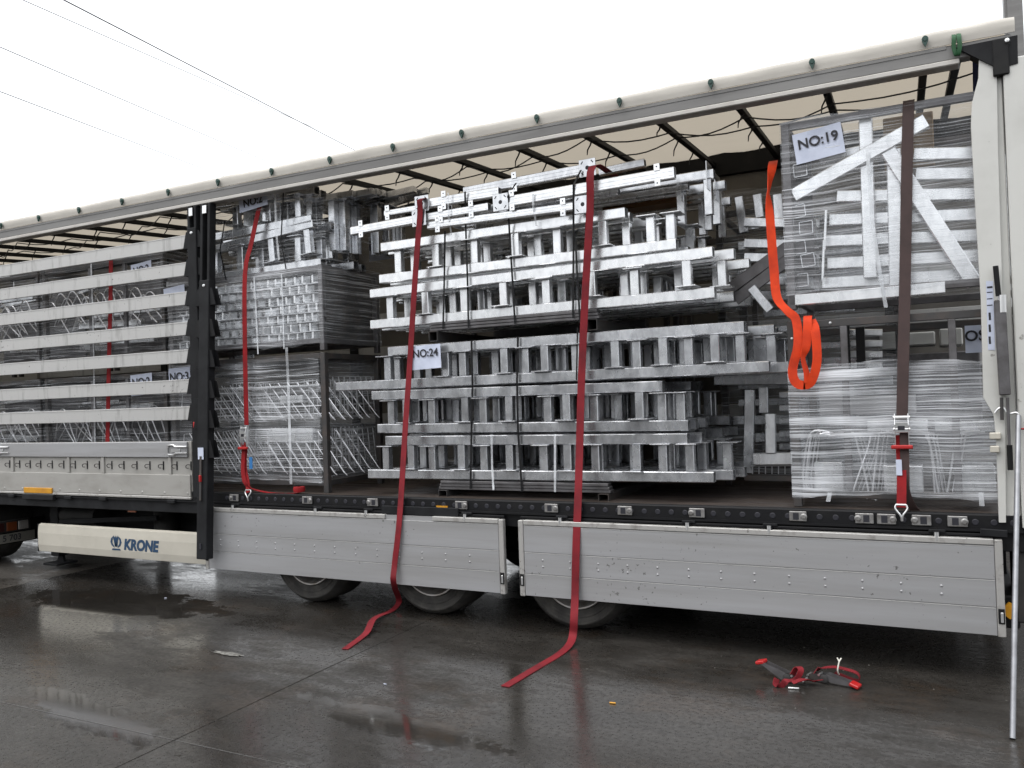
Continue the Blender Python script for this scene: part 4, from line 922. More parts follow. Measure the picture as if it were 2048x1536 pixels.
# --- left column -------------------------------------------------------------
LX0, LX1, LY0, LY1 = -6.9, -4.92, .13, 1.0
rack(LX0, LX1, LY0, LY1, 1.0, 2.28, 'lower left steel rack of wire baskets on the deck beside the stanchions', w=.055)
film(LX0-.004, LX1-.06, LY0-.012, LY1+.01, 1.1, 2.24, FILM, 'streaky film round the lower left wire basket rack', 11)
rack(LX0, LX1, LY0, LY1, 2.3, 3.085, 'upper left steel crate of brackets beside the stanchions', m=TUBE, w=.05)
film(LX0-.004, LX1+.006, LY0-.012, LY1+.01, 2.36, 3.1, FILM, 'streaky film round the crate of small brackets', 13)
b = MB(); b.box(LX1-.06, LX1-.05, LY0+.06, LY1-.05, 2.4, 3.04); tag(b.build('steel_sheet', DSTEEL), 'dark sheet lining the right end of the bracket crate', 'sheet')
b = MB(); b.box(LX0+.05, LX1-.06, .55, .56, 2.38, 3.02); tag(b.build('steel_sheet', DSTEEL), 'dark sheet dividing the bracket crate behind the brackets', 'sheet')
# small U brackets stacked in rows
def ubr(b):
    b.box(-.011, .011, -.03, -.026, -.036, .036, .001); b.box(-.011, -.008, -.026, .03, -.036, .036); b.box(-.011, .045, .026, .03, -.036, .036); b.box(.011, .05, -.028, -.026, -.036, -.03)
ume = cmesh(('bracket',), ubr, GALV2)
rnd = random.Random(3); nrow, ncol = 7, 17
for rr in range(nrow):
    z = 2.44+rr*.088
    for cc in range(ncol):
        x = LX0+.1+cc*.108+(.05 if rr % 2 else 0)+rnd.uniform(-.012, .012)
        if x > LX1-.1: continue
        o = reuse('bracket', ume, (x, .2+rnd.uniform(-.01, .02), z), None, (0, rnd.uniform(-.07, .07), rnd.uniform(-.1, .1)))
        tag(o, 'small bracket in the wrapped crate, %s row from bottom, %s from left' % (ordinal(rr), ordinal(min(cc, 15)) if cc < 16 else 'last'), 'bracket', 'small U brackets in the wrapped crate')
    b = MB(); b.box(LX0+.06, LX1-.08, .17, .5, z-.046, z-.041); tag(b.build('shelf_sheet', GALV), 'thin sheet under the %s bracket row from bottom' % ordinal(rr), 'sheet', 'sheets between bracket rows')
# upper left comb frames under the roof, in clear film
def ul(tag_, top, bot, tp, bp_, rows):
    lay(tag_, 'only' if 0 else 'single', top, bot, tp, bp_, rows, .17, .22, GALV)
ul('upper left', ((425, 491, 507), (625, 437, 455)), ((425, 548, 562), (641, 517, 531)), (540, 612), (430, 480, 595), 5)
A = U(425, 470, .22); B = U(625, 432, .22)
lay('crest left', 'single', ((425, 402, 414), (628, 372, 386)), ((425, 466, 482), (622, 428, 446)), (470, 530), (470, 535, 595), 5, .17, .22, GALV)
for k in range(11):
    x = -4.95+random.uniform(-.2, .12)+.035*k; y = .42+k*.07
    b = MB(); b.box(x-.035, x+.035, y-.035, y+.035, 3.25, 3.72, .004); b.box(x-.08, x+.08, y-.06, y+.06, 3.72, 3.73)
    b.bar((x-.5, y, 3.76), (x+.25+.1*(k % 3), y, 3.76+.01*k), .06, .06, ch=.004)
    tag(b.build('roof_high_post', GALV), 'dark upright post with cap at the right of the crest left bundle, %s' % ordinal(k), 'steel post', 'posts under the roof at left')
film(-6.6, -4.86, .12, 1.2, 3.12, 3.75, FILM_T, 'thin clear film over the frames under the roof at left', 15)
paper(478, 385, 535, 418, .1, 'NO:2', 'white paper sign reading NO:2 at the top left under the roof', tilt=.1, size=.5, dz=-.15)
paper(738, 470, 790, 520, 1.3, 'NO:4', 'shaded paper sign behind the left end of the upper bundle', size=.4)
# wire baskets in the lower left rack
def basket(z0, z1, label, x0, x1, y):
    r = thing('wire_basket', label, 'wire basket', (x0, y, z0), 'wire baskets in the lower left rack')
    rods = []
    H = z1-z0
    for k in range(7):
        x = x0+.1+k*.115; rods.append([(x, y, z1-.02), (x+.3, y-.02, z0+.05), (x+.32, y, z0+.02)])
    for k in range(5):
        x = x1-.24+k*.05; rods.append([(x, y+.03, z0+.06), (x, y+.03, z1)])
    for k in range(4): z = z0+.08+k*(H-.1)/4; rods.append([(x0, y+.02, z), (x1, y+.02, z)])
    rods.append([(x1-.6, y-.03, z0+.05), (x1-.05, y-.03, z0+.04)])
    rods.append([(x0+.02, y-.03, z0+.05), (x0+.06, y-.03, z1-.03), (x0+.2, y-.03, z1-.02), (x0+.24, y-.03, z0+.06)])
    for q in rods: b = MB(); b.tube(q, .0045, 6); b.build('rod', WIRE, r, smooth=60)
    return r
for t, (z0, z1) in enumerate(((1.14, 1.58), (1.64, 2.04))):
    for s, (x0, x1) in enumerate(((-6.82, -5.9), (-5.86, -5.0))):
        for j in range(3):
            basket(z0, z1, 'wire basket in the lower left rack, %s tier, %s half, %s' % (('bottom', 'top')[t], ('left', 'right')[s], ('front', 'middle', 'rear')[j]), x0, x1, .19+.26*j)
# side of that rack: parallel rods seen between uprights
for t, z in enumerate((1.14, 1.64)):
    for k in range(9):
        y = .24+k*.085; b = MB(); b.tube([(-4.99, y, z+.42), (-4.97, y+.015, z+.1), (-4.95, y+.06, z+.05), (-4.97, y+.1, z+.05)], .005, 6)
        tag(b.build('side_rod', WIRE, smooth=60), 'bent rod at the right end of the lower left rack, %s tier, %s from front' % (('bottom', 'top')[t], ordinal(k)), 'rod', 'bent rods at the rack end')
for k, (a, y0, c, y1) in enumerate(((500, 857, 625, 884), (470, 748, 640, 757), (480, 768, 640, 780), (560, 790, 605, 806))):
    A, B = U(a, y1, .17), U(c, y0, .17); b = MB(); b.box(A.x, B.x, .165, .24, min(A.z, B.z), max(A.z, B.z), .004); b.box(A.x, B.x, .16, .165, (A.z+B.z)/2-.004, (A.z+B.z)/2+.004)
    tag(b.build('channel_rail', GALV2), 'bright channel rail in the lower left rack, %s' % ('middle', 'topmost', 'second from top', 'short')[k], 'rail', 'channel rails in the lower left rack')
b = MB(); A, B = U(470, 735, .2), U(500, 722, .2); b.box(A.x, B.x+.05, .2, .21, A.z-.02, B.z+.06, .003); tag(b.build('hole_plate', GALV), 'pale plate with a round hole at the top of the lower left rack', 'plate')
# --- racks behind the slats ---------------------------------------------------
bx = [(-12.6, -10.9), (-10.8, -9.0), (-8.93, -6.98)]
for k, (x0, x1) in enumerate(bx):
    for t, (z0, z1) in enumerate(((1.0, 2.2), (2.3, 3.42))):
        nm = ('far left', 'middle left', 'near')[k]; tn = ('bottom', 'top')[t]
        mids = (x0+.8, x0+1.35) if k == 2 else ((x0+x1)/2,)
        rack(x0, x1, .15, 1.1, z0, z1, '%s rack behind the slats, %s one' % (nm, tn), mids=mids)
        film(x0-.01, x1+.01, .135, 1.11, z0+.12, z1+(.03 if t else -.02), FILM_L, 'streaky film round the %s rack behind the slats, %s one' % (nm, tn), 20+k*2+t)
        if k == 0: continue
        rnd = random.Random(50+k*3+t)
        for j in range(15):
            x = x0+.12+j*(x1-x0-.25)/15+rnd.uniform(-.03, .03); h = .32+rnd.uniform(-.05, .06); z = z0+.42+rnd.uniform(0, .12); lean = rnd.uniform(.05, .3)
            b = MB(); s = .09
            b.tube(catmull([(x-s-lean, .22, z-.02), (x-s, .2, z+h*.8), (x-s*.3, .2, z+h), (x+s*.5, .2, z+h*.9), (x+s*.9+lean*.4, .2, z+h*.4), (x+s+lean, .22, z-.04)], 4), .0065, 6)
            tag(b.build('bent_hook', WIRE, smooth=60), 'bent wire hook in the %s rack behind the slats, %s tier, %s from left' % (nm, tn, ordinal(j)), 'wire hook', 'wire hooks behind the slats')
        for j in range(8):
            z = z0+.2+rnd.uniform(0, .85); xa = x0+.1+rnd.uniform(0, .5); xb_ = xa+rnd.uniform(.5, 1.1); b = MB()
            b.bar((xa, .25+.05*j, z), (min(xb_, x1-.08), .25+.05*j, z+rnd.uniform(-.05, .08)), .05, rnd.uniform(.02, .07), ch=.003)
            tag(b.build('flat_bar', GALV2 if j % 2 else GALV), 'galvanised bar in the %s rack behind the slats, %s tier, bar %s' % (nm, tn, ordinal(j)), 'flat bar', 'bars behind the slats')
        b = MB(); b.box(x0+.1, x1-.1, .8, .82, z0+.15, z1-.1); tag(b.build('steel_sheet', TUBE), 'grey sheet at the back of the %s rack behind the slats, %s tier' % (nm, tn), 'sheet', 'sheets behind the slats')
paper(263, 525, 304, 562, .115, 'NO:2', 'white paper sign half hidden behind the second slat', tilt=.08, size=.4)
paper(328, 573, 370, 600, .1, 'NO:27', 'white paper sign behind the third slat near the stanchion', tilt=.08, size=.5, dz=-.5)
paper(262, 748, 305, 790, .115, 'NO:2', 'white paper sign half hidden behind the sixth slat', tilt=.05, size=.4)
paper(338, 735, 381, 770, .1, 'NO:3', 'white paper sign reading NO:3 beside the stanchion', tilt=.03, size=.5, dz=-.15)

# ------------------------------------------------------------------ straps
def hang(pts, hw, m, name, label, cat, group=None, k=4, t=.004, wdir=(1, 0, 0)):
    P = catmull([V(p) for p in pts], k); W = []
    for i, p in enumerate(P):
        tn = (P[min(i+1, len(P)-1)]-P[max(i-1, 0)]).normalized()
        if abs(tn.z) > .5: w = V(wdir)
        else: w = V((-tn.y, tn.x, 0)).normalized(); w = w if w.x > 0 else -w
        w = w-tn*w.dot(tn); W.append(w)
    for _ in range(2): W = [(W[max(i-1, 0)]+W[i]*2+W[min(i+1, len(W)-1)]).normalized() for i in range(len(W))]
    b = MB(); b.ribbon(P, [w*hw for w in W], t); return tag(b.build(name, m, smooth=50), label, cat, group)
GS = 'red lashing straps hung over the load'
gz = .004
hang([(U(846, 394, .06)+V((0, .5, .02))), U(845, 397, .06), U(840, 430, .045), U(830, 560, .06), U(820, 720, .08), U(811, 850, .03), U(803, 980, -.06), U(797, 1060, -.115), U(789, 1130, -.12), U(787, 1165, -.13),
      UZ(797, 1196, .1), UZ(796, 1208, .045), UZ(782, 1222, .012), UZ(757, 1232, .03), UZ(744, 1242, .055), UZ(735, 1262, .03), UZ(722, 1275, .01), UZ(690, 1298, gz)],
     .027, MAROON, 'lashing_strap', 'left wine red strap falling over the side board and curling on the ground', 'strap', GS)
hang([U(1186, 329, .05)+V((0, .5, .02)), U(1185, 332, .045), U(1180, 420, .04), U(1170, 600, .07), U(1163, 760, .07), U(1159, 900, .02), U(1156, 1000, -.06), U(1152, 1100, -.11), U(1150, 1190, -.13),
      U(1148, 1240, -.2), UZ(1146, 1268, .06), UZ(1140, 1287, .02), UZ(1120, 1307, gz), UZ(1070, 1337, gz), UZ(1010, 1373, gz)],
     .03, MAROON, 'lashing_strap', 'middle wine red strap falling over the side board onto the ground', 'strap', GS)
def ratchet(p, label, red=True, s=1.):
    r = thing('ratchet_buckle', label, 'ratchet', p, 'strap ratchets on the load'); x, y, z = p
    for sx in (-1, 1):
        b = MB(); b.prism([(x+sx*.034*s, y, z+.09), (x+sx*.034*s, y-.03, z+.1), (x+sx*.034*s, y-.05, z+.03), (x+sx*.034*s, y-.035, z-.1), (x+sx*.034*s, y-.01, z-.1)], (.004, 0, 0)); b.build('side_plate', CHROME if red else DSTEEL, r)
    for zz, yy in ((.075, -.02), (.0, -.035)):
        b = MB(); b.tube([(x-.04*s, y+yy, z+zz), (x+.044*s, y+yy, z+zz)], .012, 10); b.build('spindle', CHROME, r, smooth=40)
    b = MB(); b.box(x-.034*s, x+.034*s, y-.045, y-.04, z-.02, z+.045, .004); pl = b.build('pawl_plate', CHROME, r)
    b = MB(); b.box(x-.018*s, x+.018*s, y-.048, y-.044, z-.005, z+.022, .002); b.build('slot', INK, pl)
    b = MB(); b.box(x-.055*s, x+.055*s, y-.06, y-.03, z-.125, z-.1, .01); b.build('handle', REDP, r)
    return r
def dhook(p, label):
    x, y, z = p; b = MB(); b.tube(catmull([(x-.03, y, z+.07), (x-.034, y-.005, z+.045), (x-.005, y-.012, z+.005), (x+.0, y-.005, z-.03)], 4), .006, 7); b.tube(catmull([(x+.03, y, z+.07), (x+.034, y-.005, z+.045), (x+.008, y-.012, z+.005), (x+.004, y-.005, z-.03)], 4), .006, 7)
    b.tube([(x-.03, y, z+.07), (x+.03, y, z+.07)], .006, 7)
    return tag(b.build('strap_hook', CHROME, smooth=50), label, 'hook', 'strap end hooks')
# left ratchet strap
hang([U(525, 395, .25), U(516, 425, .12), U(503, 485, .1), U(490, 548, .07), U(490, 700, .06), U(493, 850, .05)], .027, RED, 'lashing_strap', 'bright red strap down the left racks to its ratchet', 'strap', GS)
q = U(492, 872, .04); ratchet(q, 'ratchet with red handle on the left red strap')
hang([U(492, 885, .03), U(489, 930, .02), U(494, 960, .0), U(497, 985, -.03)], .025, RED, 'strap_tail', 'short red webbing from left ratchet down to its hook', 'strap')
hang([U(488, 890, .02), U(486, 945, -.0), U(496, 972, -.02), U(530, 984, .02)+V((0, 0, 0)), U(570, 987, .05), U(600, 985, .06)], .024, RED, 'strap_tail', 'loose red webbing tail lying along the deck edge at left', 'strap', wdir=(1, 0, 0))
b = MB(); p = U(600, 983, .03); b.lathe([(.02, -.02), (.05, -.022), (.055, 0), (.05, .022), (.02, .024)], (p.x, .02, 1.045), 'Z', 20); tag(b.build('strap_roll', RED, smooth=50), 'small rolled end of red webbing on the deck edge', 'strap')
dhook(U(497, 995, -.05), 'wire hook of the left red strap in the side rail')
b = MB(); p = U(502, 925, -.0); b.box(p.x-.02, p.x+.02, p.y-.004, p.y, p.z-.06, p.z+.05, .002); tag(b.build('blue_label', BLUET), 'blue and white label on the left red strap', 'label')
# strap behind the slats
hang([U(222, 505, .11), U(221, 600, .1), U(218, 720, .1), U(215, 885, .08)], .03, RED, 'lashing_strap', 'bright red strap standing upright behind the slats', 'strap', GS)
# brown strap at right
hang([U(1818, 206, .3), U(1817, 210, .09), U(1814, 330, .07), U(1810, 560, .06), U(1807, 700, .05), U(1804, 835, .05)], .034, BROWN, 'lashing_strap', 'dark brown strap down the right racks to its ratchet', 'strap')
q = U(1803, 858, .03); ratchet(q, 'ratchet with red handle on the dark brown strap', s=1.15)
hang([U(1800, 870, .03), U(1803, 940, .0), U(1803, 1015, -.03)], .028, RED, 'strap_tail', 'red webbing below the right ratchet down to its hook', 'strap')
hang([U(1808, 862, .02), U(1810, 940, .0), U(1812, 985, .02), U(1828, 1018, .08), U(1850, 1030, .15)], .026, BROWN, 'strap_tail', 'loose brown tail twisting behind the right red webbing', 'strap')
b = MB(); p = U(1797, 935, -.012); b.box(p.x-.014, p.x+.02, p.y-.004, p.y, p.z-.05, p.z+.05, .002); tag(b.build('paper_label', PAPER), 'torn white label on the red webbing below right ratchet', 'label')
dhook(U(1803, 1032, -.06), 'wire hook of the right strap in the side rail')
# orange strap looped over the corner of the right rack
def twist(pts, ang, hw, m, name, label, cat, k=5):
    P = catmull([V(p) for p in pts], k); n = len(P); W = []
    for i, p in enumerate(P):
        tn = (P[min(i+1, n-1)]-P[max(i-1, 0)]).normalized(); f = i/(n-1)*(len(ang)-1); j = min(int(f), len(ang)-2); a = ang[j]+(ang[j+1]-ang[j])*(f-j)
        w = V((math.cos(a), math.sin(a), 0)); w = w-tn*w.dot(tn); W.append(w.normalized()*hw)
    b = MB(); b.ribbon(P, W, .004); return tag(b.build(name, m, smooth=50), label, cat)
twist([U(1547, 322, .5), U(1545, 330, .2), U(1539, 365, .12), U(1537, 390, .08), U(1541, 450, .06), U(1548, 540, .05), U(1554, 595, .03), U(1575, 622, .02), U(1592, 640, .03), U(1596, 690, .0), U(1585, 740, -.01), U(1592, 765, -.01), U(1610, 770, -.01), U(1624, 760, -.01), U(1634, 720, 0), U(1630, 660, .02), U(1622, 640, .06)],
      [.1, .3, 1.3, 1.6, .5, .2, .3, .5, .4, .3, .3, 0, 0, 0, .4, .5, .3, .2], .03, ORANGE, 'lashing_strap', 'bright orange strap hanging loose at the corner of the right racks', 'strap')
twist([U(1616, 632, .09), U(1615, 640, .02), U(1613, 690, .0), U(1606, 715, -.01), U(1613, 745, -.01), U(1616, 765, -.01)], [.1, .1, .3, 1.2, 1.0, .6], .027, ORANGE, 'strap_tail', 'short folded orange webbing end over the rack rail', 'strap')
# steel bands and tape on the bundles
def band(pts, hw, m, label, Y=.135, name='packing_band', grp='packing bands round the bundles', cat='band'):
    P = [U(x, y, Y if len(q) == 2 else q[2]) for q in pts for x, y in [q[:2]]]
    b = MB(); b.ribbon(P, [V((hw, 0, 0))]*len(P), .002); return tag(b.build(name, m), label, cat, grp)
band([(930, 383, .06), (932, 470), (935, 560), (937, 656)], .008, BLACK, 'black band on the upper bundle, second from left')
band([(890, 462, .06), (889, 540), (886, 658)], .008, BLACK, 'black band on the upper bundle, nearest the left strap')
band([(1032, 366, .12), (1016, 392, .055), (1019, 470), (1025, 560), (1030, 648)], .008, BLACK, 'black band on the upper bundle, bent over a post in the middle')
band([(1162, 340, .12), (1147, 370, .055), (1147, 500), (1146, 636)], .008, BLACK, 'black band on the upper bundle just left of the middle strap')
band([(1152, 500), (1160, 645)], .008, BLACK, 'short slanting black band beside the middle strap')
band([(943, 680), (945, 770), (943, 860), (941, 978)], .009, BLACK, 'left black band on the lower bundle')
band([(1036, 673), (1034, 760), (1036, 860), (1044, 984)], .009, BLACK, 'right black band on the lower bundle')
band([(1155, 655), (1153, 760)], .006, BLACK, 'black band at the top of the lower bundle beside the strap')
band([(983, 868), (984, 930), (987, 980)], .009, TAPE, 'left pale tape strip on the bottom of the lower bundle')
band([(1110, 868), (1110, 930), (1110, 984)], .009, TAPE, 'right pale tape strip on the bottom of the lower bundle')
band([(1066, 388, .05), (1066, 410, .06), (1073, 452, .13)], .008, TAPE, 'clear tape strip over posts in the middle of the upper bundle')
band([(896, 385, .05), (897, 430, .06), (903, 470, .13)], .007, TAPE, 'clear tape strip over posts near the left strap')
band([(1735, 300, .08), (1744, 440, .085), (1762, 560, .085), (1772, 615, .1)], .012, TAPE, 'clear tape down the upright tube in the upper right rack')
band([(573, 695, .11), (577, 780, .11), (580, 880, .11), (582, 968, .11)], .015, TAPE, 'clear tape strip down the lower left rack')
band([(508, 555, .11), (512, 620, .11), (516, 708, .11)], .008, TAPE, 'left zip band down the bracket crate')
band([(563, 548, .11), (566, 620, .11), (568, 698, .11)], .008, TAPE, 'right zip band down the bracket crate')
band([(1660, 985, .075), (1656, 1003, .075)], .014, TAPE, 'clear tape tag below the film at the lower right rack, left')
band([(1962, 985, .075), (1964, 1012, .075)], .014, TAPE, 'clear tape tag below the film at the lower right rack, right')
band([(182, 525, .12), (186, 640, .12), (190, 885, .12)], .012, TAPE, 'clear tape strip down the rack behind the slats')
band([(450, 440, .1), (440, 500, .1), (452, 560, .1)], .007, BLACK, 'black band on the frames under the roof, left')
band([(567, 385, .1), (562, 480, .1), (572, 538, .1)], .007, BLACK, 'black band on the frames under the roof, right')
band([(550, 385, .1), (552, 460, .1), (558, 520, .1)], .012, TAPE, 'clear tape strip on the frames under the roof')
# ------------------------------------------------------------------ tractor unit
KX = -9.72
K = thing('truck_tractor', 'dark rear end of the tractor unit under the front of the trailer', 'truck', (KX, 1.22, 0))
b = MB(); b.box(KX-5, KX-.1, .75, .85, .55, .8); b.build('frame_beam', BLACK, K)
b = MB(); b.box(KX-5, KX-.1, 1.6, 1.7, .55, .8); b.build('frame_beam', BLACK, K)
b = MB(); b.box(KX-.16, KX-.1, .1, 2.35, .28, .55, .01); b.build('rear_cross_bar', BLACK, K)
for y0, s in ((.12, 1), (2.33, -1)):
    for d in (0, .33):
        w = MB(); pr_ = [(.28, .03), (.31, .0), (.4, -.008), (.47, .01), (.495, .05), (.5, .1), (.5, .22), (.495, .27), (.46, .3), (.3, .3)]
        w.lathe([(r, (h+d)*s) for r, h in pr_], (KX-.95, y0, .5), 'Y', 48); w.build('tyre', RUBBER, K, smooth=40)
    w = MB(); w.lathe([(r, h*s) for r, h in ((.28, .03), (.26, .02), (.25, .08), (.2, .12), (.1, .1), (0, .08))], (KX-.95, y0, .5), 'Y', 36); w.build('rim', RIM, K, smooth=40)
    m_ = MB(); n = 16
    for i in range(n+1):
        a = R(-10+200*i/n)
        for yy in (y0-.02*s, y0+.64*s):
            m_.v.append((KX-.95+.57*math.cos(a), yy, .5+.57*math.sin(a)))
    for i in range(n): m_.f.append((2*i, 2*i+1, 2*i+3, 2*i+2))
    m_.build('mudguard', MUD, K, smooth=60)
b = MB(); b.box(KX-.1, KX-.05, .02, .5, .42, .56, .01); tl = b.build('tail_lamp', MUD, K)
for k, (ya, mm) in enumerate(((.05, REDLAMP), (.2, AMBER), (.34, RIM))):
    b = MB(); b.box(KX-.05, KX-.035, ya, ya+.12, .44, .54, .006); b.build('lens', mm, tl)
p = U(20, 1079, .2)
b = MB(); b.box(KX-.05, KX-.04, .04, .54, .3, .41, .003); pl = b.build('licence_plate', PLATE, K)
text('plate_text', '5 703', .1, (KX-.04, .26, .355), (0, 1, 0), (0, 0, 1), INK, pl, bold=.015)
b = MB(); b.box(KX-.6, KX-.2, .4, 2.0, .82, .9, .02); b.build('fifth_wheel', MUD, K)
b = MB(); b.box(KX-4.5, KX-2.6, .05, 2.4, .6, 3.4, .08); b.build('cab', CREAMW, K)
# ------------------------------------------------------------------ loose things
A, B = UZ(2025, 1477, .004), U(2037, 832, -.1)
r = thing('lashing_pole', 'galvanised pole with bent hook leaning at the rear pillar', 'pole', A)
b = MB(); b.tube([A, B], .0145, 16); b.build('tube', POLE, r, smooth=40)
b = MB(); b.tube(catmull([B, B+V((-.01, 0, .02)), B+V((-.05, .01, .015)), B+V((-.075, .02, .05)), B+V((-.1, .02, .045)), B+V((-.12, .02, .02))], 4), .007, 8); b.build('hook', CHROME, r, smooth=50)
C_ = U(2034, 858, -.14); b = MB(); b.tube([C_, C_+V((.12, .02, .0))], .006, 8); b.build('side_pin', RED, r, smooth=40)
# two ratchet buckles lying on the ground
def ground_ratchet(px, py, ang, label, flip):
    o = UZ(px, py, 0); r = thing('ground_ratchet', label, 'ratchet', o, 'ratchets lying on the ground'); r.rotation_euler = (0, 0, ang); r.scale = (.78, .78, .78)
    for s in (-1, 1):
        b = MB(); b.prism([(-.15, s*.028, .03), (-.13, s*.028, .055), (-.02, s*.028, .075), (.05, s*.028, .05), (.05, s*.028, .02), (-.05, s*.028, .008)], (0, .004, 0)); b.build('side_plate', DSTEEL, r, local=True)
        b = MB(); b.prism([(-.02, s*.034, .05), (.02, s*.034, .08), (.2, s*.034, .045 if not flip else .13), (.22, s*.034, .02 if not flip else .115), (.05, s*.034, .02)], (0, .004, 0)); b.build('lever_plate', TUBE, r, local=True)
        b = MB(); b.lathe([(0, s*.036), (.03, s*.036), (.032, s*.042), (.012, s*.046), (0, s*.046)], (.0, 0, .045), 'Y', 20); b.build('cog', DSTEEL, r, smooth=40, local=True)
    b = MB(); z = .035 if not flip else .125; b.bar((.19, 0, z+.005), (.26, 0, z-.015), .085, .026, ch=.01); b.build('handle_grip', REDP, r, local=True)
    for x, z in ((-.13, .045), (.0, .045), (-.04, .065)):
        b = MB(); b.tube([(x, -.042, z), (x, .042, z)], .009, 10); b.build('spindle', CHROME, r, smooth=40, local=True)
    return r
ground_ratchet(1652, 1366, R(-14), 'right ratchet buckle lying on the wet ground, handle to the right', False)
ground_ratchet(1578, 1364, R(166), 'left ratchet buckle lying on the wet ground, handle raised to the left', True)
o = UZ(1640, 1362, 0); ca, sa = math.cos(R(-14)), math.sin(R(-14))
def gp(x, y, z): x, y, z = x*.74, y*.74, z*.74; return V((o.x+x*ca-y*sa, o.y+x*sa+y*ca, z))
hang([gp(-.06, .0, .04), gp(-.02, .02, .09), gp(.1, .04, .125), gp(.22, .05, .12), gp(.29, .06, .1), gp(.3, .07, .06), gp(.26, .08, .035), gp(.1, .07, .07)], .021, MAROON, 'folded_webbing', 'folded red webbing over the right ground ratchet, tied with a white tie', 'strap', wdir=(0, 1, 0))
b = MB(); q = gp(.16, .02, .12); b.tube(catmull([q+V((-.005, 0, -.03)), q+V((-.01, -.02, 0)), q+V((0, -.01, .05)), q+V((.012, 0, .07))], 4), [.0045]*13, 6); b.tube([q+V((0, -.01, .05)), q+V((-.012, 0, .07))], .0045, 6)
tag(b.build('white_tie', WTIE, smooth=60), 'twisted white tie standing up from the folded red webbing', 'tie')
o = UZ(1568, 1372, 0)
hang([V((o.x-.04, o.y, .04)), V((o.x-.045, o.y-.02, .01)), V((o.x-.015, o.y-.035, .005)), V((o.x+.02, o.y-.02, .04)), V((o.x+.07, o.y+.0, .045)), V((o.x+.1, o.y+.02, .1)), V((o.x+.075, o.y+.045, .11)), V((o.x+.045, o.y+.04, .06))], .02, MAROON, 'folded_webbing', 'crumpled red webbing round the left ground ratchet', 'strap', wdir=(.7, .7, 0))
hang([UZ(1585, 1366, .05), UZ(1600, 1360, .07), UZ(1612, 1358, .05), UZ(1625, 1362, .02), UZ(1640, 1360, .05)], .02, MAROON, 'webbing_link', 'short red webbing joining the two ground ratchets', 'strap', wdir=(.3, .9, 0))
b = MB(); q = UZ(1587, 1377, .006); b.tube([q+V((-.03, 0, 0)), q+V((.03, .01, 0))], .007, 8); tag(b.build('metal_pin', CHROME, smooth=50), 'small bright pin on the ground under the left ratchet', 'pin')
# litter and marks on the ground
b = MB(); q = UZ(1225, 1406, .005); b.tube([q+V((-.018, 0, 0)), q+V((.018, .004, 0))], .0045, 8); tag(b.build('cigarette_end', YELLOW, smooth=50), 'small yellow cigarette end on the wet ground', 'litter')
def splash(px, py, rx, ry, label, name='paint_splash', m=DIRT):
    c = UZ(px, py, .0045); b = MB(); n = 28; rnd = random.Random(px); poly = []
    for k in range(n):
        a = 2*math.pi*k/n; f = 1+rnd.uniform(-.25, .25); poly.append(c+V((math.cos(a)*rx*f, math.sin(a)*ry*f, 0)))
    b.prism(poly, (0, 0, .0012)); return tag(b.build(name, m), label, 'splash')
splash(455, 1307, .14, .03, 'pale dried splash on the ground left of the strap end')
splash(770, 1368, .012, .004, 'tiny white scrap on the ground between the straps', 'paper_scrap', PAPER)
splash(331, 1196, .012, .01, 'tiny white speck on the ground below the side guard', 'paper_scrap', PAPER)
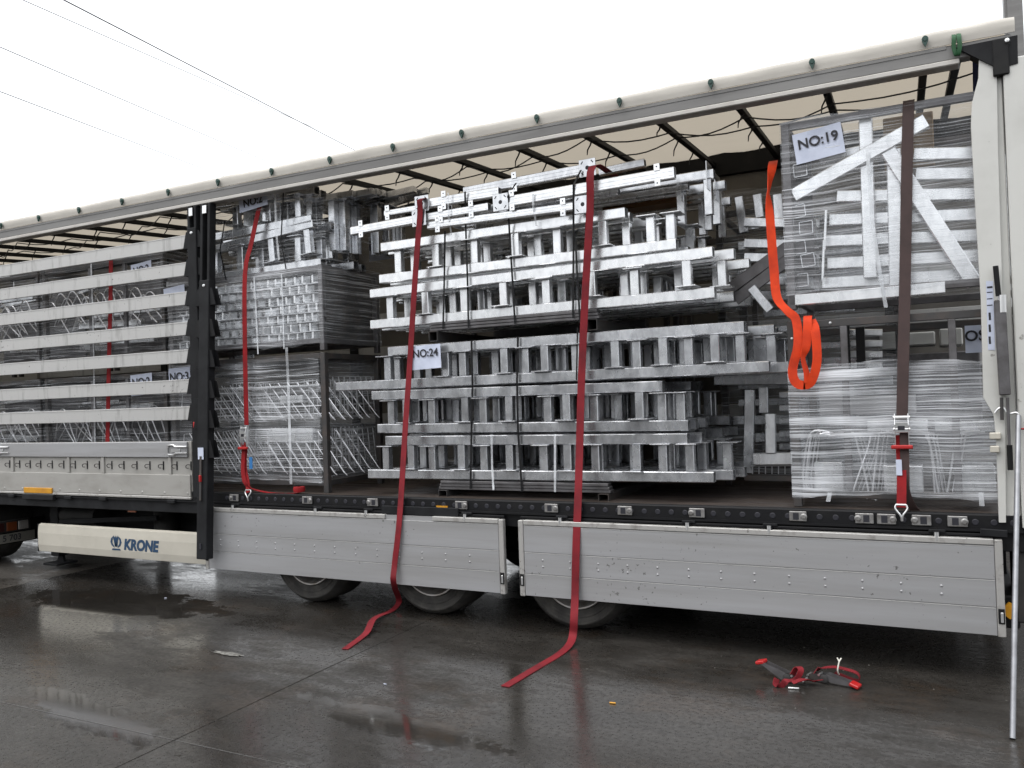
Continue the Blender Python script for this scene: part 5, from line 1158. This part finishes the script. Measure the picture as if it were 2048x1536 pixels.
# ------------------------------------------------------------------ overhead wires and the mast beyond the rear
WL = [((128, 0), (703, 297), 16, 60, .03, 'thick overhead wire, highest over the trailer'), ((46, 0), (690, 283), 22, 90, .024, 'thin overhead wire meeting the thick one near the roof'), ((0, 94), (548, 329), 22, 90, .027, 'thin overhead wire in the middle of the left sky'), ((0, 183), (440, 350), 22, 90, .027, 'lowest thin overhead wire at left')]
for (a, c, ya, yb2, rr, lab) in WL:
    A, B = U(*a, ya), U(*c, yb2); pts = [A+(B-A)*(t/12) for t in range(-8, 21)]
    b = MB(); b.tube(pts, rr, 6); tag(b.build('overhead_wire', GREYWIRE, smooth=60), lab, 'wire', 'overhead wires')
p = U(2029, 20, 9)
b = MB(); b.box(p.x-.1, p.x+.1, 8.9, 9.1, 0, 9, .01); b.box(p.x-.14, p.x-.1, 8.95, 9.2, 0, 9); tag(b.build('steel_mast', RAILG), 'grey steel mast rising beyond the rear corner of the trailer', 'mast')

# ------------------------------------------------------------------ added building and wall that darken reflections and the ground under the trailer
WALLG = mat('warehouse wall', (.09, .09, .092), .7, noise=(1.5, (.07, .068, .066), 5, .4, .7))
ROOFD = mat('warehouse roof', (.05, .05, .052), .6)
def added_building(x0, x1, y0, y1, h, face, label):
    r = thing('added_building', label, 'building', ((x0+x1)/2, y0, 0))
    b = MB(); b.box(x0, x1, y0, y1, 0, h); b.build('wall', WALLG, r)
    b = MB(); ym = (y0+y1)/2; b.prism([(x0-.4, y0-.4, h), (x0-.4, y1+.4, h), (x0-.4, ym, h+1.2)], (x1-x0+.8, 0, 0)); b.build('roof', ROOFD, r)
    yf = y1 if face > 0 else y0
    for k in range(int((x1-x0)/7)):
        x = x0+3.5+k*7; b = MB(); b.box(x-1.8, x+1.8, yf-.03, yf+.03, 0, min(h-.6, 3.6)); b.build('roller_door', RAILG, r)
    return r
added_building(-55, 45, -46, -30, 5.2, 1, 'added low grey building across the yard, unseen, for dark reflections in the lower metal')  # added behind the camera so the lower metal mirrors something dark
b = MB(); b.box(-4.6, 30, 6.0, 6.25, 0, 2.6, .02); tag(b.build('added_shade_wall', WALLG), 'added grey wall beyond the trailer, unseen, keeping light from under it', 'wall')  # added out of view to keep the space under the trailer dark

rnd = random.Random(21); b = MB()
for k in range(900):
    x, y = rnd.uniform(-12, 1.5), rnd.uniform(-3.6, .6); r = rnd.uniform(.002, .006); n = 5
    if x > -8.7 and rnd.random() < .5: continue
    a0 = rnd.uniform(0, 6); h = r*rnd.uniform(.5, 1.)
    vs = [(x+r*rnd.uniform(.6, 1.2)*math.cos(a0+2*math.pi*i/n), y+r*rnd.uniform(.6, 1.2)*math.sin(a0+2*math.pi*i/n), .0002) for i in range(n)]+[(x, y, h)]
    b.add(vs, [(i, (i+1) % n, n) for i in range(n)])
tag(b.build('grit', mat('grit', (.09, .085, .075), .8)), 'fine grit scattered over the wet yard', 'grit', kind='stuff')
